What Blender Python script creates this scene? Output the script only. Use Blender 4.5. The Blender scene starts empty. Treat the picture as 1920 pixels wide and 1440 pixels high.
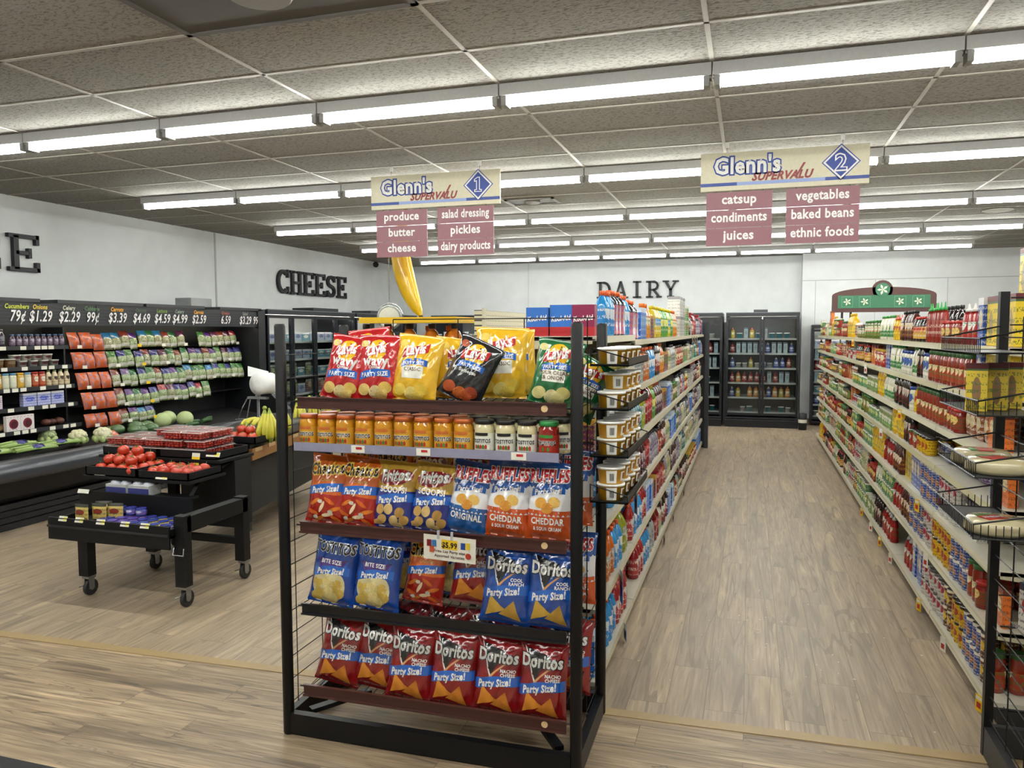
import bpy, bmesh, math, random
from math import sin, cos, pi, radians as RD
from mathutils import Matrix, Vector
random.seed(7)
C = bpy.context.scene.collection
SC = bpy.context.scene

# ------------------------------------------------------------------ camera, world, exposure
YAW, PITCH, ROLL, FOC, EYE = .3006, -.0684, -.0032, 1440.5, 1.8
fw = Vector((-sin(YAW)*cos(PITCH), cos(YAW)*cos(PITCH), sin(PITCH)))
rt = Vector((cos(YAW), sin(YAW), 0)); up = rt.cross(fw)
r2 = rt*cos(ROLL)+up*sin(ROLL); u2 = -rt*sin(ROLL)+up*cos(ROLL)
cam = bpy.data.cameras.new('camera'); camo = bpy.data.objects.new('camera', cam); C.objects.link(camo)
camo.matrix_world = Matrix(((r2.x, u2.x, -fw.x, 0), (r2.y, u2.y, -fw.y, 0), (r2.z, u2.z, -fw.z, EYE), (0, 0, 0, 1)))
cam.sensor_width = 36; cam.lens = FOC/1920*36; cam.clip_start = .05; cam.clip_end = 100
SC.camera = camo
W = bpy.data.worlds.new('world'); SC.world = W; W.use_nodes = True
W.node_tree.nodes['Background'].inputs[0].default_value = (.5, .52, .55, 1)
W.node_tree.nodes['Background'].inputs[1].default_value = .05
SC.view_settings.view_transform = 'Standard'; SC.view_settings.look = 'None'
SC.view_settings.gamma = 1; SC.view_settings.use_curve_mapping = False
SC.view_settings.exposure = 1.8
TUBE_POWER = 15.0
SC.cycles.use_denoising = True
SC.cycles.max_bounces = 5; SC.cycles.diffuse_bounces = 3; SC.cycles.glossy_bounces = 3
SC.cycles.transparent_max_bounces = 20; SC.cycles.transmission_bounces = 4
SC.cycles.caustics_reflective = False; SC.cycles.caustics_refractive = False
SC.cycles.sample_clamp_indirect = 4

# ------------------------------------------------------------------ materials
MC = {}
def lin(c):
    return tuple((x/12.92 if x <= .04045 else ((x+.055)/1.055)**2.4) for x in c)
def hx(s):
    return lin(tuple(int(s[i:i+2], 16)/255 for i in (0, 2, 4)))
def newmat(name):
    m = bpy.data.materials.new(name); m.use_nodes = True
    nt = m.node_tree; b = nt.nodes['Principled BSDF']
    return m, nt, b
def M(col, rough=.5, metal=0., spec=.5, emis=0., bump=0., bscale=60., coat=0.):
    k = (col, rough, metal, spec, emis, bump, bscale, coat)
    if k in MC: return MC[k]
    m, nt, b = newmat('mat_'+col+'_%d' % len(MC))
    c = hx(col)+(1,)
    b.inputs['Base Color'].default_value = c
    b.inputs['Roughness'].default_value = rough; b.inputs['Metallic'].default_value = metal
    b.inputs['Specular IOR Level'].default_value = spec
    if coat: b.inputs['Coat Weight'].default_value = coat
    n = nt.nodes.new('ShaderNodeTexNoise'); n.inputs['Scale'].default_value = bscale
    tc = nt.nodes.new('ShaderNodeTexCoord'); nt.links.new(tc.outputs['Object'], n.inputs['Vector'])
    if not emis:
        mx = nt.nodes.new('ShaderNodeMixRGB'); mx.blend_type = 'MULTIPLY'; mx.inputs[0].default_value = .18
        mx.inputs[1].default_value = c; nt.links.new(n.outputs['Fac'], mx.inputs[2]); nt.links.new(mx.outputs[0], b.inputs['Base Color'])
    if bump:
        bp = nt.nodes.new('ShaderNodeBump'); bp.inputs['Strength'].default_value = bump; bp.inputs['Distance'].default_value = .004
        nt.links.new(n.outputs['Fac'], bp.inputs['Height']); nt.links.new(bp.outputs[0], b.inputs['Normal'])
    if emis:
        b.inputs['Emission Color'].default_value = c; b.inputs['Emission Strength'].default_value = emis
    MC[k] = m
    return m
def math_(nt, op, a, b=None):
    n = nt.nodes.new('ShaderNodeMath'); n.operation = op
    for i, x in enumerate((a, b)):
        if x is None: continue
        if isinstance(x, (int, float)): n.inputs[i].default_value = x
        else: nt.links.new(x, n.inputs[i])
    return n.outputs[0]
def mix_(nt, f, a, b):
    n = nt.nodes.new('ShaderNodeMixRGB')
    if isinstance(f, (int, float)): n.inputs[0].default_value = f
    else: nt.links.new(f, n.inputs[0])
    for i, x in ((1, a), (2, b)):
        if isinstance(x, tuple): n.inputs[i].default_value = (x+(1,))[:4]
        else: nt.links.new(x, n.inputs[i])
    return n.outputs[0]
def PK(c1, c2, c3, seed=0, zc=.55, rx=.34, rz=.2, rough=.3, band=.85):
    """printed packaging: ground, round emblem, text like rows, coloured top band"""
    k = ('pk', c1, c2, c3, seed, zc, rx, rz, rough, band)
    if k in MC: return MC[k]
    m, nt, b = newmat('print_%d' % len(MC))
    tc = nt.nodes.new('ShaderNodeTexCoord'); s = nt.nodes.new('ShaderNodeSeparateXYZ'); nt.links.new(tc.outputs['Generated'], s.inputs[0])
    x, z = s.outputs[0], s.outputs[2]
    dx = math_(nt, 'POWER', math_(nt, 'ABSOLUTE', math_(nt, 'DIVIDE', math_(nt, 'SUBTRACT', x, .5), rx)), 2)
    dz = math_(nt, 'POWER', math_(nt, 'ABSOLUTE', math_(nt, 'DIVIDE', math_(nt, 'SUBTRACT', z, zc), rz)), 2)
    el = math_(nt, 'LESS_THAN', math_(nt, 'ADD', dx, dz), 1)
    col = mix_(nt, math_(nt, 'GREATER_THAN', z, band), hx(c1), hx(c3))
    col = mix_(nt, el, col, hx(c2))
    mp = nt.nodes.new('ShaderNodeMapping'); mp.inputs['Scale'].default_value = (14, 14, 22); mp.inputs['Location'].default_value = (seed*3.1, seed, seed*1.7)
    nt.links.new(tc.outputs['Generated'], mp.inputs[0])
    n = nt.nodes.new('ShaderNodeTexNoise'); n.inputs['Scale'].default_value = 1; n.inputs['Detail'].default_value = 0; nt.links.new(mp.outputs[0], n.inputs['Vector'])
    rows = math_(nt, 'LESS_THAN', math_(nt, 'ABSOLUTE', math_(nt, 'SUBTRACT', math_(nt, 'FRACT', math_(nt, 'MULTIPLY', z, 5+seed % 3)), .5)), .22)
    tx = math_(nt, 'MULTIPLY', rows, math_(nt, 'GREATER_THAN', n.outputs['Fac'], .52))
    col = mix_(nt, math_(nt, 'MULTIPLY', tx, .75), col, hx(c3))
    nt.links.new(col, b.inputs['Base Color']); b.inputs['Roughness'].default_value = rough
    MC[k] = m
    return m
def clearmat(name, tint=(.92, .94, .95), gl=.12, rough=.05):
    m, nt, b = newmat(name); nt.nodes.remove(b)
    o = nt.nodes['Material Output']; t = nt.nodes.new('ShaderNodeBsdfTransparent'); t.inputs[0].default_value = tint+(1,)
    g = nt.nodes.new('ShaderNodeBsdfGlossy'); g.inputs['Roughness'].default_value = rough
    f = nt.nodes.new('ShaderNodeLayerWeight'); f.inputs[0].default_value = .5   # facing term, the same on both sides of a pane
    mx = nt.nodes.new('ShaderNodeMixShader')
    ad = math_(nt, 'ADD', math_(nt, 'MULTIPLY', math_(nt, 'POWER', f.outputs['Facing'], 5), .8), .02+gl*.2)
    nt.links.new(ad, mx.inputs[0]); nt.links.new(t.outputs[0], mx.inputs[1]); nt.links.new(g.outputs[0], mx.inputs[2]); nt.links.new(mx.outputs[0], o.inputs[0])
    return m
GLASS = clearmat('door_glass', (.86, .89, .9), .08)
PLASTIC = clearmat('clear_plastic', (.98, .98, .98), .3, .25)
LIDP = clearmat('clear_lid', (.95, .93, .93), .9, .3)
BLACK = M('0d0e11', .5, 0, .35); BLACKM = M('08090b', .42, 0, .35); CREAM = M('c9c2a6', .5); WHITE = M('e6e6e2', .5)
BROWNP = M('4a2a26', .3); STEEL = M('9a9c9e', .3, .9); TAGW = M('e9e6d8', .6); TAGY = M('f0c818', .6); CHROME = M('c8cacc', .18, 1.)
RUBBER = M('2a2b2b', .6); DARKBOX = M('0c0d10', .6); INNER = M('3a3c40', .6)

# ------------------------------------------------------------------ mesh helpers
class MB:
    def __init__(s): s.v = []; s.f = []; s.m = []; s.s = []; s.mats = []
    def mi(s, mat):
        if mat not in s.mats: s.mats.append(mat)
        return s.mats.index(mat)
    def add(s, vs, fs, mat, smooth=False, T=None):
        o = len(s.v); i = s.mi(mat)
        s.v += [tuple(T @ Vector(p)) if T else tuple(p) for p in vs]
        for f in fs:
            s.f.append(tuple(o+k for k in f)); s.m.append(i); s.s.append(smooth)
        return s
    def box(s, x0, x1, y0, y1, z0, z1, mat, T=None):
        vs = [(x, y, z) for x in (x0, x1) for y in (y0, y1) for z in (z0, z1)]
        fs = [(0, 1, 3, 2), (4, 6, 7, 5), (0, 4, 5, 1), (2, 3, 7, 6), (0, 2, 6, 4), (1, 5, 7, 3)]
        return s.add(vs, fs, mat, False, T)
    def lathe(s, prof, mat, n=14, T=None, cx=0, cy=0, sx=1, sy=1):
        """prof: list of (r,z) or (r,z,mat)"""
        o = len(s.v)
        for p in prof:
            for k in range(n):
                a = 2*pi*k/n; v = (cx+p[0]*cos(a)*sx, cy+p[0]*sin(a)*sy, p[1]); s.v.append(tuple(T @ Vector(v)) if T else v)
        for j in range(len(prof)-1):
            mt = s.mi(prof[j][2] if len(prof[j]) > 2 else mat)
            for k in range(n):
                a, b = o+j*n+k, o+j*n+(k+1) % n
                s.f.append((a, b, b+n, a+n)); s.m.append(mt); s.s.append(True)
        for j, rev in ((0, True), (len(prof)-1, False)):
            mt = s.mi(prof[min(j, len(prof)-2)][2] if len(prof[min(j, len(prof)-2)]) > 2 else mat)
            r = [o+j*n+k for k in range(n)]
            s.f.append(tuple(reversed(r)) if rev else tuple(r)); s.m.append(mt); s.s.append(False)
        return s
    def tube(s, pts, r, mat, n=5, T=None):
        pts = [Vector(p) for p in pts]; o = len(s.v); mt = s.mi(mat)
        for i, p in enumerate(pts):
            d = (pts[min(i+1, len(pts)-1)]-pts[max(i-1, 0)]).normalized()
            a = d.cross(Vector((0, 0, 1)));
            if a.length < .01: a = d.cross(Vector((1, 0, 0)))
            a.normalize(); b = d.cross(a)
            for k in range(n):
                t = 2*pi*k/n; q = p+a*r*cos(t)+b*r*sin(t); s.v.append(tuple(T @ q) if T else tuple(q))
        for i in range(len(pts)-1):
            for k in range(n):
                x, y = o+i*n+k, o+i*n+(k+1) % n
                s.f.append((x, x+n, y+n, y)); s.m.append(mt); s.s.append(n > 5)
        s.f.append(tuple(o+k for k in range(n))); s.m.append(mt); s.s.append(False)
        e = o+(len(pts)-1)*n
        s.f.append(tuple(e+n-1-k for k in range(n))); s.m.append(mt); s.s.append(False)
        return s
    def ball(s, c, r, mat, n=10, m=7, sz=1., T=None):
        prof = [(max(.0005, r*sin(pi*j/m)), c[2]-r*sz*cos(pi*j/m)) for j in range(m+1)]
        return s.lathe(prof, mat, n, T, c[0], c[1])
    def prism(s, poly, y0, y1, mat, T=None):
        """poly in x,z extruded from y0 to y1"""
        n = len(poly)
        vs = [(p[0], y0, p[1]) for p in poly]+[(p[0], y1, p[1]) for p in poly]
        fs = [tuple(range(n)), tuple(reversed(range(n, 2*n)))]+[(k, k+n, (k+1) % n+n, (k+1) % n) for k in range(n)]
        return s.add(vs, fs, mat, False, T)
    def text(s, t, x, y, z, size, mat, bold=0., shear=0., T=None, sx=1., ang=0.):
        """lettering in the x-z plane facing -y, centred on x"""
        vs, fs = text2d(t, bold, shear); ca, sa = cos(ang), sin(ang)
        return s.add([(x+(p[0]*sx*ca-p[1]*sa)*size, y, z+(p[0]*sx*sa+p[1]*ca)*size) for p in vs], fs, mat, False, T)
    def mesh(s, name):
        me = bpy.data.meshes.new(name); me.from_pydata(s.v, [], s.f); me.update()
        for m in s.mats: me.materials.append(m)
        me.polygons.foreach_set('material_index', s.m); me.polygons.foreach_set('use_smooth', s.s)
        return me
TC = {}
def text2d(t, bold=0., shear=0.):
    k = (t, bold, shear)
    if k in TC: return TC[k]
    cu = bpy.data.curves.new('t', 'FONT'); cu.body = t; cu.align_x = 'CENTER'; cu.offset = bold; cu.shear = shear
    cu.resolution_u = 2; cu.fill_mode = 'FRONT'; cu.space_character = 1.06
    o = bpy.data.objects.new('t', cu); C.objects.link(o)
    dg = bpy.context.evaluated_depsgraph_get(); me = bpy.data.meshes.new_from_object(o.evaluated_get(dg))
    vs = [(v.co.x, v.co.y) for v in me.vertices]; fs = [tuple(p.vertices) for p in me.polygons]
    bpy.data.objects.remove(o); bpy.data.meshes.remove(me); bpy.data.curves.remove(cu)
    # face -y : text plane x,z ; keep winding
    TC[k] = (vs, fs)
    return TC[k]
def tag(o, label=None, cat=None, group=None, kind=None):
    if label: o['label'] = label
    if cat: o['category'] = cat
    if group: o['group'] = group
    if kind: o['kind'] = kind
    return o
def obj(name, mb, parent=None, loc=(0, 0, 0), rot=(0, 0, 0), **kw):
    me = mb if isinstance(mb, bpy.types.Mesh) else mb.mesh(name)
    o = bpy.data.objects.new(name, me); C.objects.link(o); o.location = loc
    o.rotation_euler = rot if isinstance(rot, tuple) else (0, 0, rot)
    if parent: o.parent = parent
    return tag(o, **kw)
def thing(name, label, cat, loc=(0, 0, 0), rot=0, group=None):
    o = bpy.data.objects.new(name, None); C.objects.link(o); o.location = loc; o.empty_display_size = .1
    o.rotation_euler = rot if isinstance(rot, tuple) else (0, 0, rot)
    return tag(o, label, cat, group)
def dup(root, loc, rot=None, label=None, group=None):
    r = root.copy(); C.objects.link(r); r.location = loc
    if rot is not None: r.rotation_euler = rot if isinstance(rot, tuple) else (0, 0, rot)
    if label: r['label'] = label
    if group: r['group'] = group
    for ch in list(root.children):
        c = ch.copy(); C.objects.link(c); c.parent = r
        for g in ch.children:
            d = g.copy(); C.objects.link(d); d.parent = c
    return r
def ordn(n):
    w = ['first', 'second', 'third', 'fourth', 'fifth', 'sixth', 'seventh', 'eighth', 'ninth', 'tenth']
    if n <= 10: return w[n-1]
    return str(n)+('th' if 10 < n % 100 < 14 else {1: 'st', 2: 'nd', 3: 'rd'}.get(n % 10, 'th'))

# ------------------------------------------------------------------ room
X0, Y0, CH = -5.10, 4.46, 3.258
XL, XR, YB, YBR, YF = -7.53, 6.2, 16.05, 15.75, -4.5
def floor_mat(name, along_y):
    m, nt, b = newmat(name)
    tc = nt.nodes.new('ShaderNodeTexCoord'); mp = nt.nodes.new('ShaderNodeMapping')
    nt.links.new(tc.outputs['Object'], mp.inputs[0])
    if along_y: mp.inputs['Rotation'].default_value = (0, 0, RD(90))
    br = nt.nodes.new('ShaderNodeTexBrick'); nt.links.new(mp.outputs[0], br.inputs['Vector'])
    br.inputs['Scale'].default_value = 1; br.inputs['Brick Width'].default_value = 1.22; br.inputs['Row Height'].default_value = .18
    br.inputs['Mortar Size'].default_value = .0016; br.inputs['Mortar Smooth'].default_value = .1; br.inputs['Bias'].default_value = 0
    br.inputs['Color1'].default_value = (.15, .15, .15, 1); br.inputs['Color2'].default_value = (.85, .85, .85, 1); br.inputs['Mortar'].default_value = (0, 0, 0, 1)
    br.offset = .37
    bw = nt.nodes.new('ShaderNodeRGBToBW'); nt.links.new(br.outputs['Color'], bw.inputs[0])
    # per plank shift of the grain
    cmb = nt.nodes.new('ShaderNodeCombineXYZ'); nt.links.new(math_(nt, 'MULTIPLY', bw.outputs[0], 37.), cmb.inputs[0]); nt.links.new(math_(nt, 'MULTIPLY', bw.outputs[0], 11.), cmb.inputs[1])
    va = nt.nodes.new('ShaderNodeVectorMath'); va.operation = 'ADD'; nt.links.new(mp.outputs[0], va.inputs[0]); nt.links.new(cmb.outputs[0], va.inputs[1])
    def noise(sc, det=4., dist=0.):
        q = nt.nodes.new('ShaderNodeMapping'); q.inputs['Scale'].default_value = sc; nt.links.new(va.outputs[0], q.inputs[0])
        n = nt.nodes.new('ShaderNodeTexNoise'); n.inputs['Scale'].default_value = 1; n.inputs['Detail'].default_value = det; n.inputs['Distortion'].default_value = dist
        nt.links.new(q.outputs[0], n.inputs['Vector']); return n.outputs['Fac']
    n1, n2, n3 = noise((.9, 9, 1), 6, 1.0), noise((3.5, 70, 1), 3, .3), noise((.35, 5.5, 1), 2, .9)
    cr = nt.nodes.new('ShaderNodeValToRGB'); nt.links.new(n1, cr.inputs[0])
    e = cr.color_ramp.elements; e[0].position = .3; e[0].color = hx('74634e')+(1,); e[1].position = .72; e[1].color = hx('bba384')+(1,)
    e.new(.42).color = hx('8e7a62')+(1,); e.new(.58).color = hx('9f896e')+(1,)
    fine = nt.nodes.new('ShaderNodeMapRange'); nt.links.new(n2, fine.inputs[0]); fine.inputs[1].default_value = .3; fine.inputs[2].default_value = .7; fine.inputs[3].default_value = .66; fine.inputs[4].default_value = 1.17
    col = nt.nodes.new('ShaderNodeVectorMath'); col.operation = 'SCALE'; nt.links.new(cr.outputs[0], col.inputs[0]); nt.links.new(fine.outputs[0], col.inputs['Scale'])
    tint = nt.nodes.new('ShaderNodeMapRange'); nt.links.new(bw.outputs[0], tint.inputs[0]); tint.inputs[3].default_value = .82; tint.inputs[4].default_value = 1.12
    c2 = nt.nodes.new('ShaderNodeVectorMath'); c2.operation = 'SCALE'; nt.links.new(col.outputs[0], c2.inputs[0]); nt.links.new(tint.outputs[0], c2.inputs['Scale'])
    # dark wandering cracks
    crk = math_(nt, 'LESS_THAN', math_(nt, 'ABSOLUTE', math_(nt, 'SUBTRACT', n3, .5)), .012)
    c3 = mix_(nt, math_(nt, 'MULTIPLY', crk, .5), c2.outputs[0], hx('3a3029'))
    n5 = noise((.9, 14, 1), 3, 1.2); crk2 = math_(nt, 'LESS_THAN', math_(nt, 'ABSOLUTE', math_(nt, 'SUBTRACT', n5, .42)), .008)
    c3 = mix_(nt, math_(nt, 'MULTIPLY', crk2, .5), c3, hx('4a3a2c'))
    n4 = noise((2.2, 26, 1), 4, .6)
    hl = nt.nodes.new('ShaderNodeMapRange'); nt.links.new(n4, hl.inputs[0]); hl.inputs[1].default_value = .56; hl.inputs[2].default_value = .72; hl.inputs[3].default_value = 0; hl.inputs[4].default_value = .35
    c3 = mix_(nt, hl.outputs[0], c3, hx('c9b698'))
    if along_y: c3 = mix_(nt, .28, c3, hx('b3a593'))
    c4 = mix_(nt, math_(nt, 'MULTIPLY', br.outputs['Fac'], .6), c3, hx('4a3c30'))
    nt.links.new(c4, b.inputs['Base Color'])
    rr = nt.nodes.new('ShaderNodeMapRange'); nt.links.new(n1, rr.inputs[0]); rr.inputs[3].default_value = .38; rr.inputs[4].default_value = .52
    nt.links.new(rr.outputs[0], b.inputs['Roughness']); b.inputs['Specular IOR Level'].default_value = .4
    bp = nt.nodes.new('ShaderNodeBump'); bp.inputs['Strength'].default_value = .25; bp.inputs['Distance'].default_value = .002; nt.links.new(n2, bp.inputs['Height']); nt.links.new(bp.outputs[0], b.inputs['Normal'])
    return m
def ceil_mat():
    m, nt, b = newmat('ceiling_tile')
    tc = nt.nodes.new('ShaderNodeTexCoord')
    mp = nt.nodes.new('ShaderNodeMapping'); mp.inputs['Scale'].default_value = (38, 75, 50); nt.links.new(tc.outputs['Object'], mp.inputs[0])
    n = nt.nodes.new('ShaderNodeTexNoise'); n.inputs['Scale'].default_value = 1.; n.inputs['Detail'].default_value = 3; n.inputs['Distortion'].default_value = .8; nt.links.new(mp.outputs[0], n.inputs['Vector'])
    cr = nt.nodes.new('ShaderNodeValToRGB'); nt.links.new(n.outputs['Fac'], cr.inputs[0]); e = cr.color_ramp.elements
    e[0].position = .36; e[0].color = hx('63605b')+(1,); e[1].position = .5; e[1].color = hx('8d8982')+(1,)
    nt.links.new(cr.outputs[0], b.inputs['Base Color']); b.inputs['Roughness'].default_value = .9
    bp = nt.nodes.new('ShaderNodeBump'); bp.inputs['Strength'].default_value = .6; bp.inputs['Distance'].default_value = .006; nt.links.new(n.outputs['Fac'], bp.inputs['Height']); nt.links.new(bp.outputs[0], b.inputs['Normal'])
    return m
TR = .032
fl = MB(); fl.add([(XL-1, YF, 0), (XR, YF, 0), (XR, 3.52+TR*XR, 0), (XL-1, 3.52+TR*(XL-1), 0)], [(0, 1, 2, 3)], floor_mat('vinyl_plank_across', False))
fl.add([(XL-1, 3.52+TR*(XL-1), 0), (XR, 3.52+TR*XR, 0), (XR, YB+1, 0), (XL-1, YB+1, 0)], [(0, 1, 2, 3)], floor_mat('vinyl_plank_along', True))
obj('floor', fl, kind='structure')
tm = MB(); T_ = Matrix.Translation((0, 3.52, 0)) @ Matrix.Rotation(math.atan(TR), 4, 'Z')
tm.box(-8.5, XR, -.033, .033, -.01, .004, M('a68d63', .45, bump=.1, bscale=30), T_); obj('trim_1', tm, kind='structure')
ce = MB(); ce.add([(XL-1, YF, CH), (XL-1, YB+1, CH), (XR, YB+1, CH), (XR, YF, CH)], [(0, 1, 2, 3)], ceil_mat())
GR = M('a8a298', .5)
k = -2
while X0+1.219*k < XR:
    x = X0+1.219*k; ce.box(x-.012, x+.012, YF, YB+.5, CH-.004, CH+.02, GR) if x > XL else None; k += 1
k = -14
while Y0+.61*k < YB:
    y = Y0+.61*k; ce.box(XL, XR, y-.012, y+.012, CH-.004, CH+.02, GR); k += 1
obj('ceiling', ce, kind='structure')
WM = M('dfe2e2', .6, bump=.15, bscale=4)
def wall(name, x0, x1, y0, y1): obj(name, MB().box(x0, x1, y0, y1, 0, CH, WM), kind='structure')
wall('wall_left', XL-.1, XL, YF, YB+.1); wall('wall_right', XR, XR+.1, YF, YB+.1)
wall('wall_back', XL, .93, YB, YB+.1); wall('wall_back_right', .93, XR, YBR, YB+.1); wall('wall_front', XL, XR, YF-.1, YF)
SEAM = M('b4b6b4', .6)
ss = MB(); ss.box(.93, XR, YBR-.006, YBR, 2.74, 2.755, SEAM)
for x in (1.16, 2.2, 3.4, 4.6): ss.box(x, x+.01, YBR-.006, YBR, .1 if x > 1.2 else .1, 2.74, SEAM)
obj('trim_2', ss, kind='structure')
s2 = MB(); s2.box(XL, XL+.01, 9.57, 9.6, 2.1, CH, SEAM); s2.box(-4.6, -4.59, YB-.006, YB, 2.2, CH, SEAM); obj('trim_3', s2, kind='structure')
obj('baseboard_back', MB().box(.93, XR, YBR-.02, YBR, 0, .11, M('8a7560', .5)), kind='structure')
obj('baseboard_left', MB().box(XL, XL+.02, YF, 4.2, 0, .11, M('8a7560', .5)), kind='structure')
cr_ = MB(); q_ = random.Random(3)
for _ in range(60):
    x, y, s = q_.gauss(.1, .35), q_.gauss(4.6, .45), q_.uniform(.002, .005); cr_.lathe([(s, .0005), (s*.6, .002)], M('e8e4d8', .7), 5, None, x, y, q_.uniform(.7, 2.), 1)
tag(obj('floor_crumbs', cr_), 'white crumbs scattered on the near aisle floor', 'crumbs', None, 'stuff')
mt = MB(); mt.box(-4.6, -2.6, 1.2, 2.36, 0, .01, M('2c2c2e', .95, bump=.8, bscale=200)); tag(obj('entrance_mat', mt), 'dark grey entrance mat on the floor at the lower left corner', 'mat')

# ------------------------------------------------------------------ strip lights
TB = M('fafcf6', .5, emis=TUBE_POWER); HOUS = M('bcbcbc', .45)
def make_strip():
    t = thing('strip_light', 'x', 'ceiling light')
    h = MB(); h.box(.004, 1.215, -.055, .055, -.068, 0, HOUS); h.box(.004, 1.215, -.03, .03, -.078, -.068, HOUS)
    obj('housing', h, t)
    for yy in (-.022, .022):
        b = MB(); b.lathe([(.017, 0), (.017, 1.12)], TB, 8, Matrix.Translation((.05, yy, -.1)) @ Matrix.Rotation(RD(90), 4, 'Y'))
        obj('fluorescent_tube', b, t)
    for xx in (.012, 1.175):
        obj('lamp_holder', MB().box(xx, xx+.03, -.045, .045, -.122, -.06, M('9a9a98', .5)), t)
    return t
st0 = make_strip(); used = False; rown = 0
for i in range(-2, 5):
    y = Y0+2.44*i
    for k in range(-1, 7 if i == 4 else 8):
        loc = (X0+1.219*k, y, CH-.003)
        if i < 0: lb = 'strip light %s from left, %s ceiling row behind the camera' % (ordn(k+2), ordn(-i))
        else: lb = 'white fluorescent strip light, %s from left wall, %s ceiling row' % (ordn(k+2), ordn(i+1))
        g = 'strip lights in ceiling row'
        if not used: st0.location = loc; st0['label'] = lb; st0['group'] = g; used = True
        else: dup(st0, loc, 0, lb, g)
# ceiling vents and round speakers
def vent(x0, y0, w, d, dark, label):
    t = thing('ceiling_vent', label, 'vent', (x0, y0, CH-.006))
    col = M('56524e', .6) if dark else M('8c8882', .6)
    f = MB(); f.box(0, w, 0, .03, -.012, 0, col); f.box(0, w, d-.03, d, -.012, 0, col); f.box(0, .03, 0, d, -.012, 0, col); f.box(w-.03, w, 0, d, -.012, 0, col)
    obj('frame', f, t)
    p = MB(); p.box(.03, w-.03, .03, d-.03, -.006, 0, col if dark else M('55534f', .6)); p.lathe([(min(w, d)*.22, -.02), (min(w, d)*.24, -.006)], M('8c8884', .5), 20, None, w/2, d/2)
    obj('diffuser_plate', p, t)
vent(X0+1.219*2+.012, Y0-.61*3, 1.219, .61*1-.01, True, 'dark grey square ceiling vent near the top left of the ceiling')
vent(X0+1.219*2+.03, Y0+.61*6+.1, .56, .36, False, 'grey ceiling vent right behind the aisle 1 sign')
vent(X0+1.219*3+.1, Y0+.61*13+.1, .6, .4, False, 'grey ceiling vent beyond the aisle 1 sign near the dairy wall')
for (x, y, s) in ((2.85, 10.8, 'right of the aisle 2 sign'), (-5.8, 11.2, 'left of the aisle 1 sign')):
    tag(obj('ceiling_speaker', MB().lathe([(.14, -.012), (.17, 0)], M('c8c6c0', .6), 24), loc=(x, y, CH-.006)), 'round white ceiling speaker '+s, 'speaker')

# ------------------------------------------------------------------ aisle signs
SB = M('d9d2b6', .4); BLUE = M('1c3f95', .4); RED = M('8c1f24', .4); LBLUE = M('8fa3d8', .4); MAUVE = M('94606a', .45); WTXT = M('f2eeee', .4)
def aisle_sign(xc, num, left, right, label):
    t = thing('aisle_sign', label, 'sign', (xc, 6.29, 0))
    hb = MB(); zt, zb = 3.175, 2.885; w = .605
    hb.box(-w, w, -.012, .012, zb, zt, SB); f = -.0135
    hb.box(-w, w, f, -.012, zb+.035, zb+.06, BLUE); hb.box(-w*.55, w*.5, f-.0005, -.012, zb+.0355, zb+.0595, LBLUE)
    for o_, m_, b_ in ((0, BLUE, .095), (-.0016, M('e8e6e0', .4), .028)):
        hb.text("Glenn's", -.26, f-.0005+o_, zb+.128, .175, m_, b_, 0, None, .88)
    hb.text('SUPERVALU', -.01, f-.0005, zb+.066, .085, RED, .045, .35, None, .92)
    hb.add([(.085, f-.001, zb+.07), (.1, f-.001, zb+.07), (.165, f-.001, zb+.18), (.147, f-.001, zb+.18)], [(0, 1, 2, 3)], RED)
    cx, cz = .41, (zt+zb)/2+.02
    for r, m_, o_ in ((.135, BLUE, 0), (.125, WTXT, -.0008), (.108, BLUE, -.0016)):
        hb.add([(cx-r, f+o_, cz), (cx, f+o_, cz-r), (cx+r, f+o_, cz), (cx, f+o_, cz+r)], [(0, 1, 2, 3)], m_)
    if num == '1':
        one = [(-.034, -.06), (.034, -.06), (.034, -.038), (.017, -.038), (.017, .066), (-.006, .066), (-.036, .046), (-.036, .026), (-.017, .03), (-.017, -.038), (-.034, -.038)]
        one2 = [(-.027, -.054), (.027, -.054), (.027, -.044), (.01, -.044), (.01, .059), (-.005, .059), (-.03, .042), (-.03, .034), (-.01, .038), (-.01, -.044), (-.027, -.044)]
        for pts_, m_, o_ in ((one, WTXT, -.0024), (one2, BLUE, -.003)):
            hb.add([(cx+a, f+o_, cz+b) for a, b in pts_], [(0, 1, 2, 3, 9, 10), (3, 4, 5, 8, 9), (5, 6, 7, 8)], m_)
    else: hb.text(num, cx, f-.0024, cz-.06, .17, WTXT, .05); hb.text(num, cx, f-.003, cz-.057, .163, BLUE, .0)
    obj('header_board', hb, t)
    for col, (x0, x1, words) in enumerate(((-.56, -.07, left), (.03, .545, right))):
        for i, wd in enumerate(words):
            z1 = zb-.012-i*.138; p = MB(); p.box(x0, x1, -.006, .006, z1-.134, z1, MAUVE)
            p.text(wd, (x0+x1)/2, -.0075, z1-.088, .1, WTXT, .028, 0, None, {14: .73, 13: .76, 12: .84, 11: .84, 10: .84, 9: .9}.get(len(wd), .95))
            for hxx in (x0+.07, x1-.07): p.box(hxx-.002, hxx+.002, -.003, .003, z1-.004, z1+.014, BLACK)
            obj('category_panel', p, t)
    for x in (-.41, .42):
        h = MB(); h.tube([(x, 0, CH-.004), (x+.01, 0, CH-.03), (x, 0, CH-.05), (x, 0, zt-.005)], .0018, BLACK); h.box(x-.015, x+.015, -.004, .004, CH-.045, CH-.004, WHITE)
        obj('hanging_hook', h, t)
aisle_sign(-2.653, '1', ('produce', 'butter', 'cheese'), ('salad dressing', 'pickles', 'dairy products'), 'cream hanging aisle sign with number 1 over produce, butter and cheese')
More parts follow.
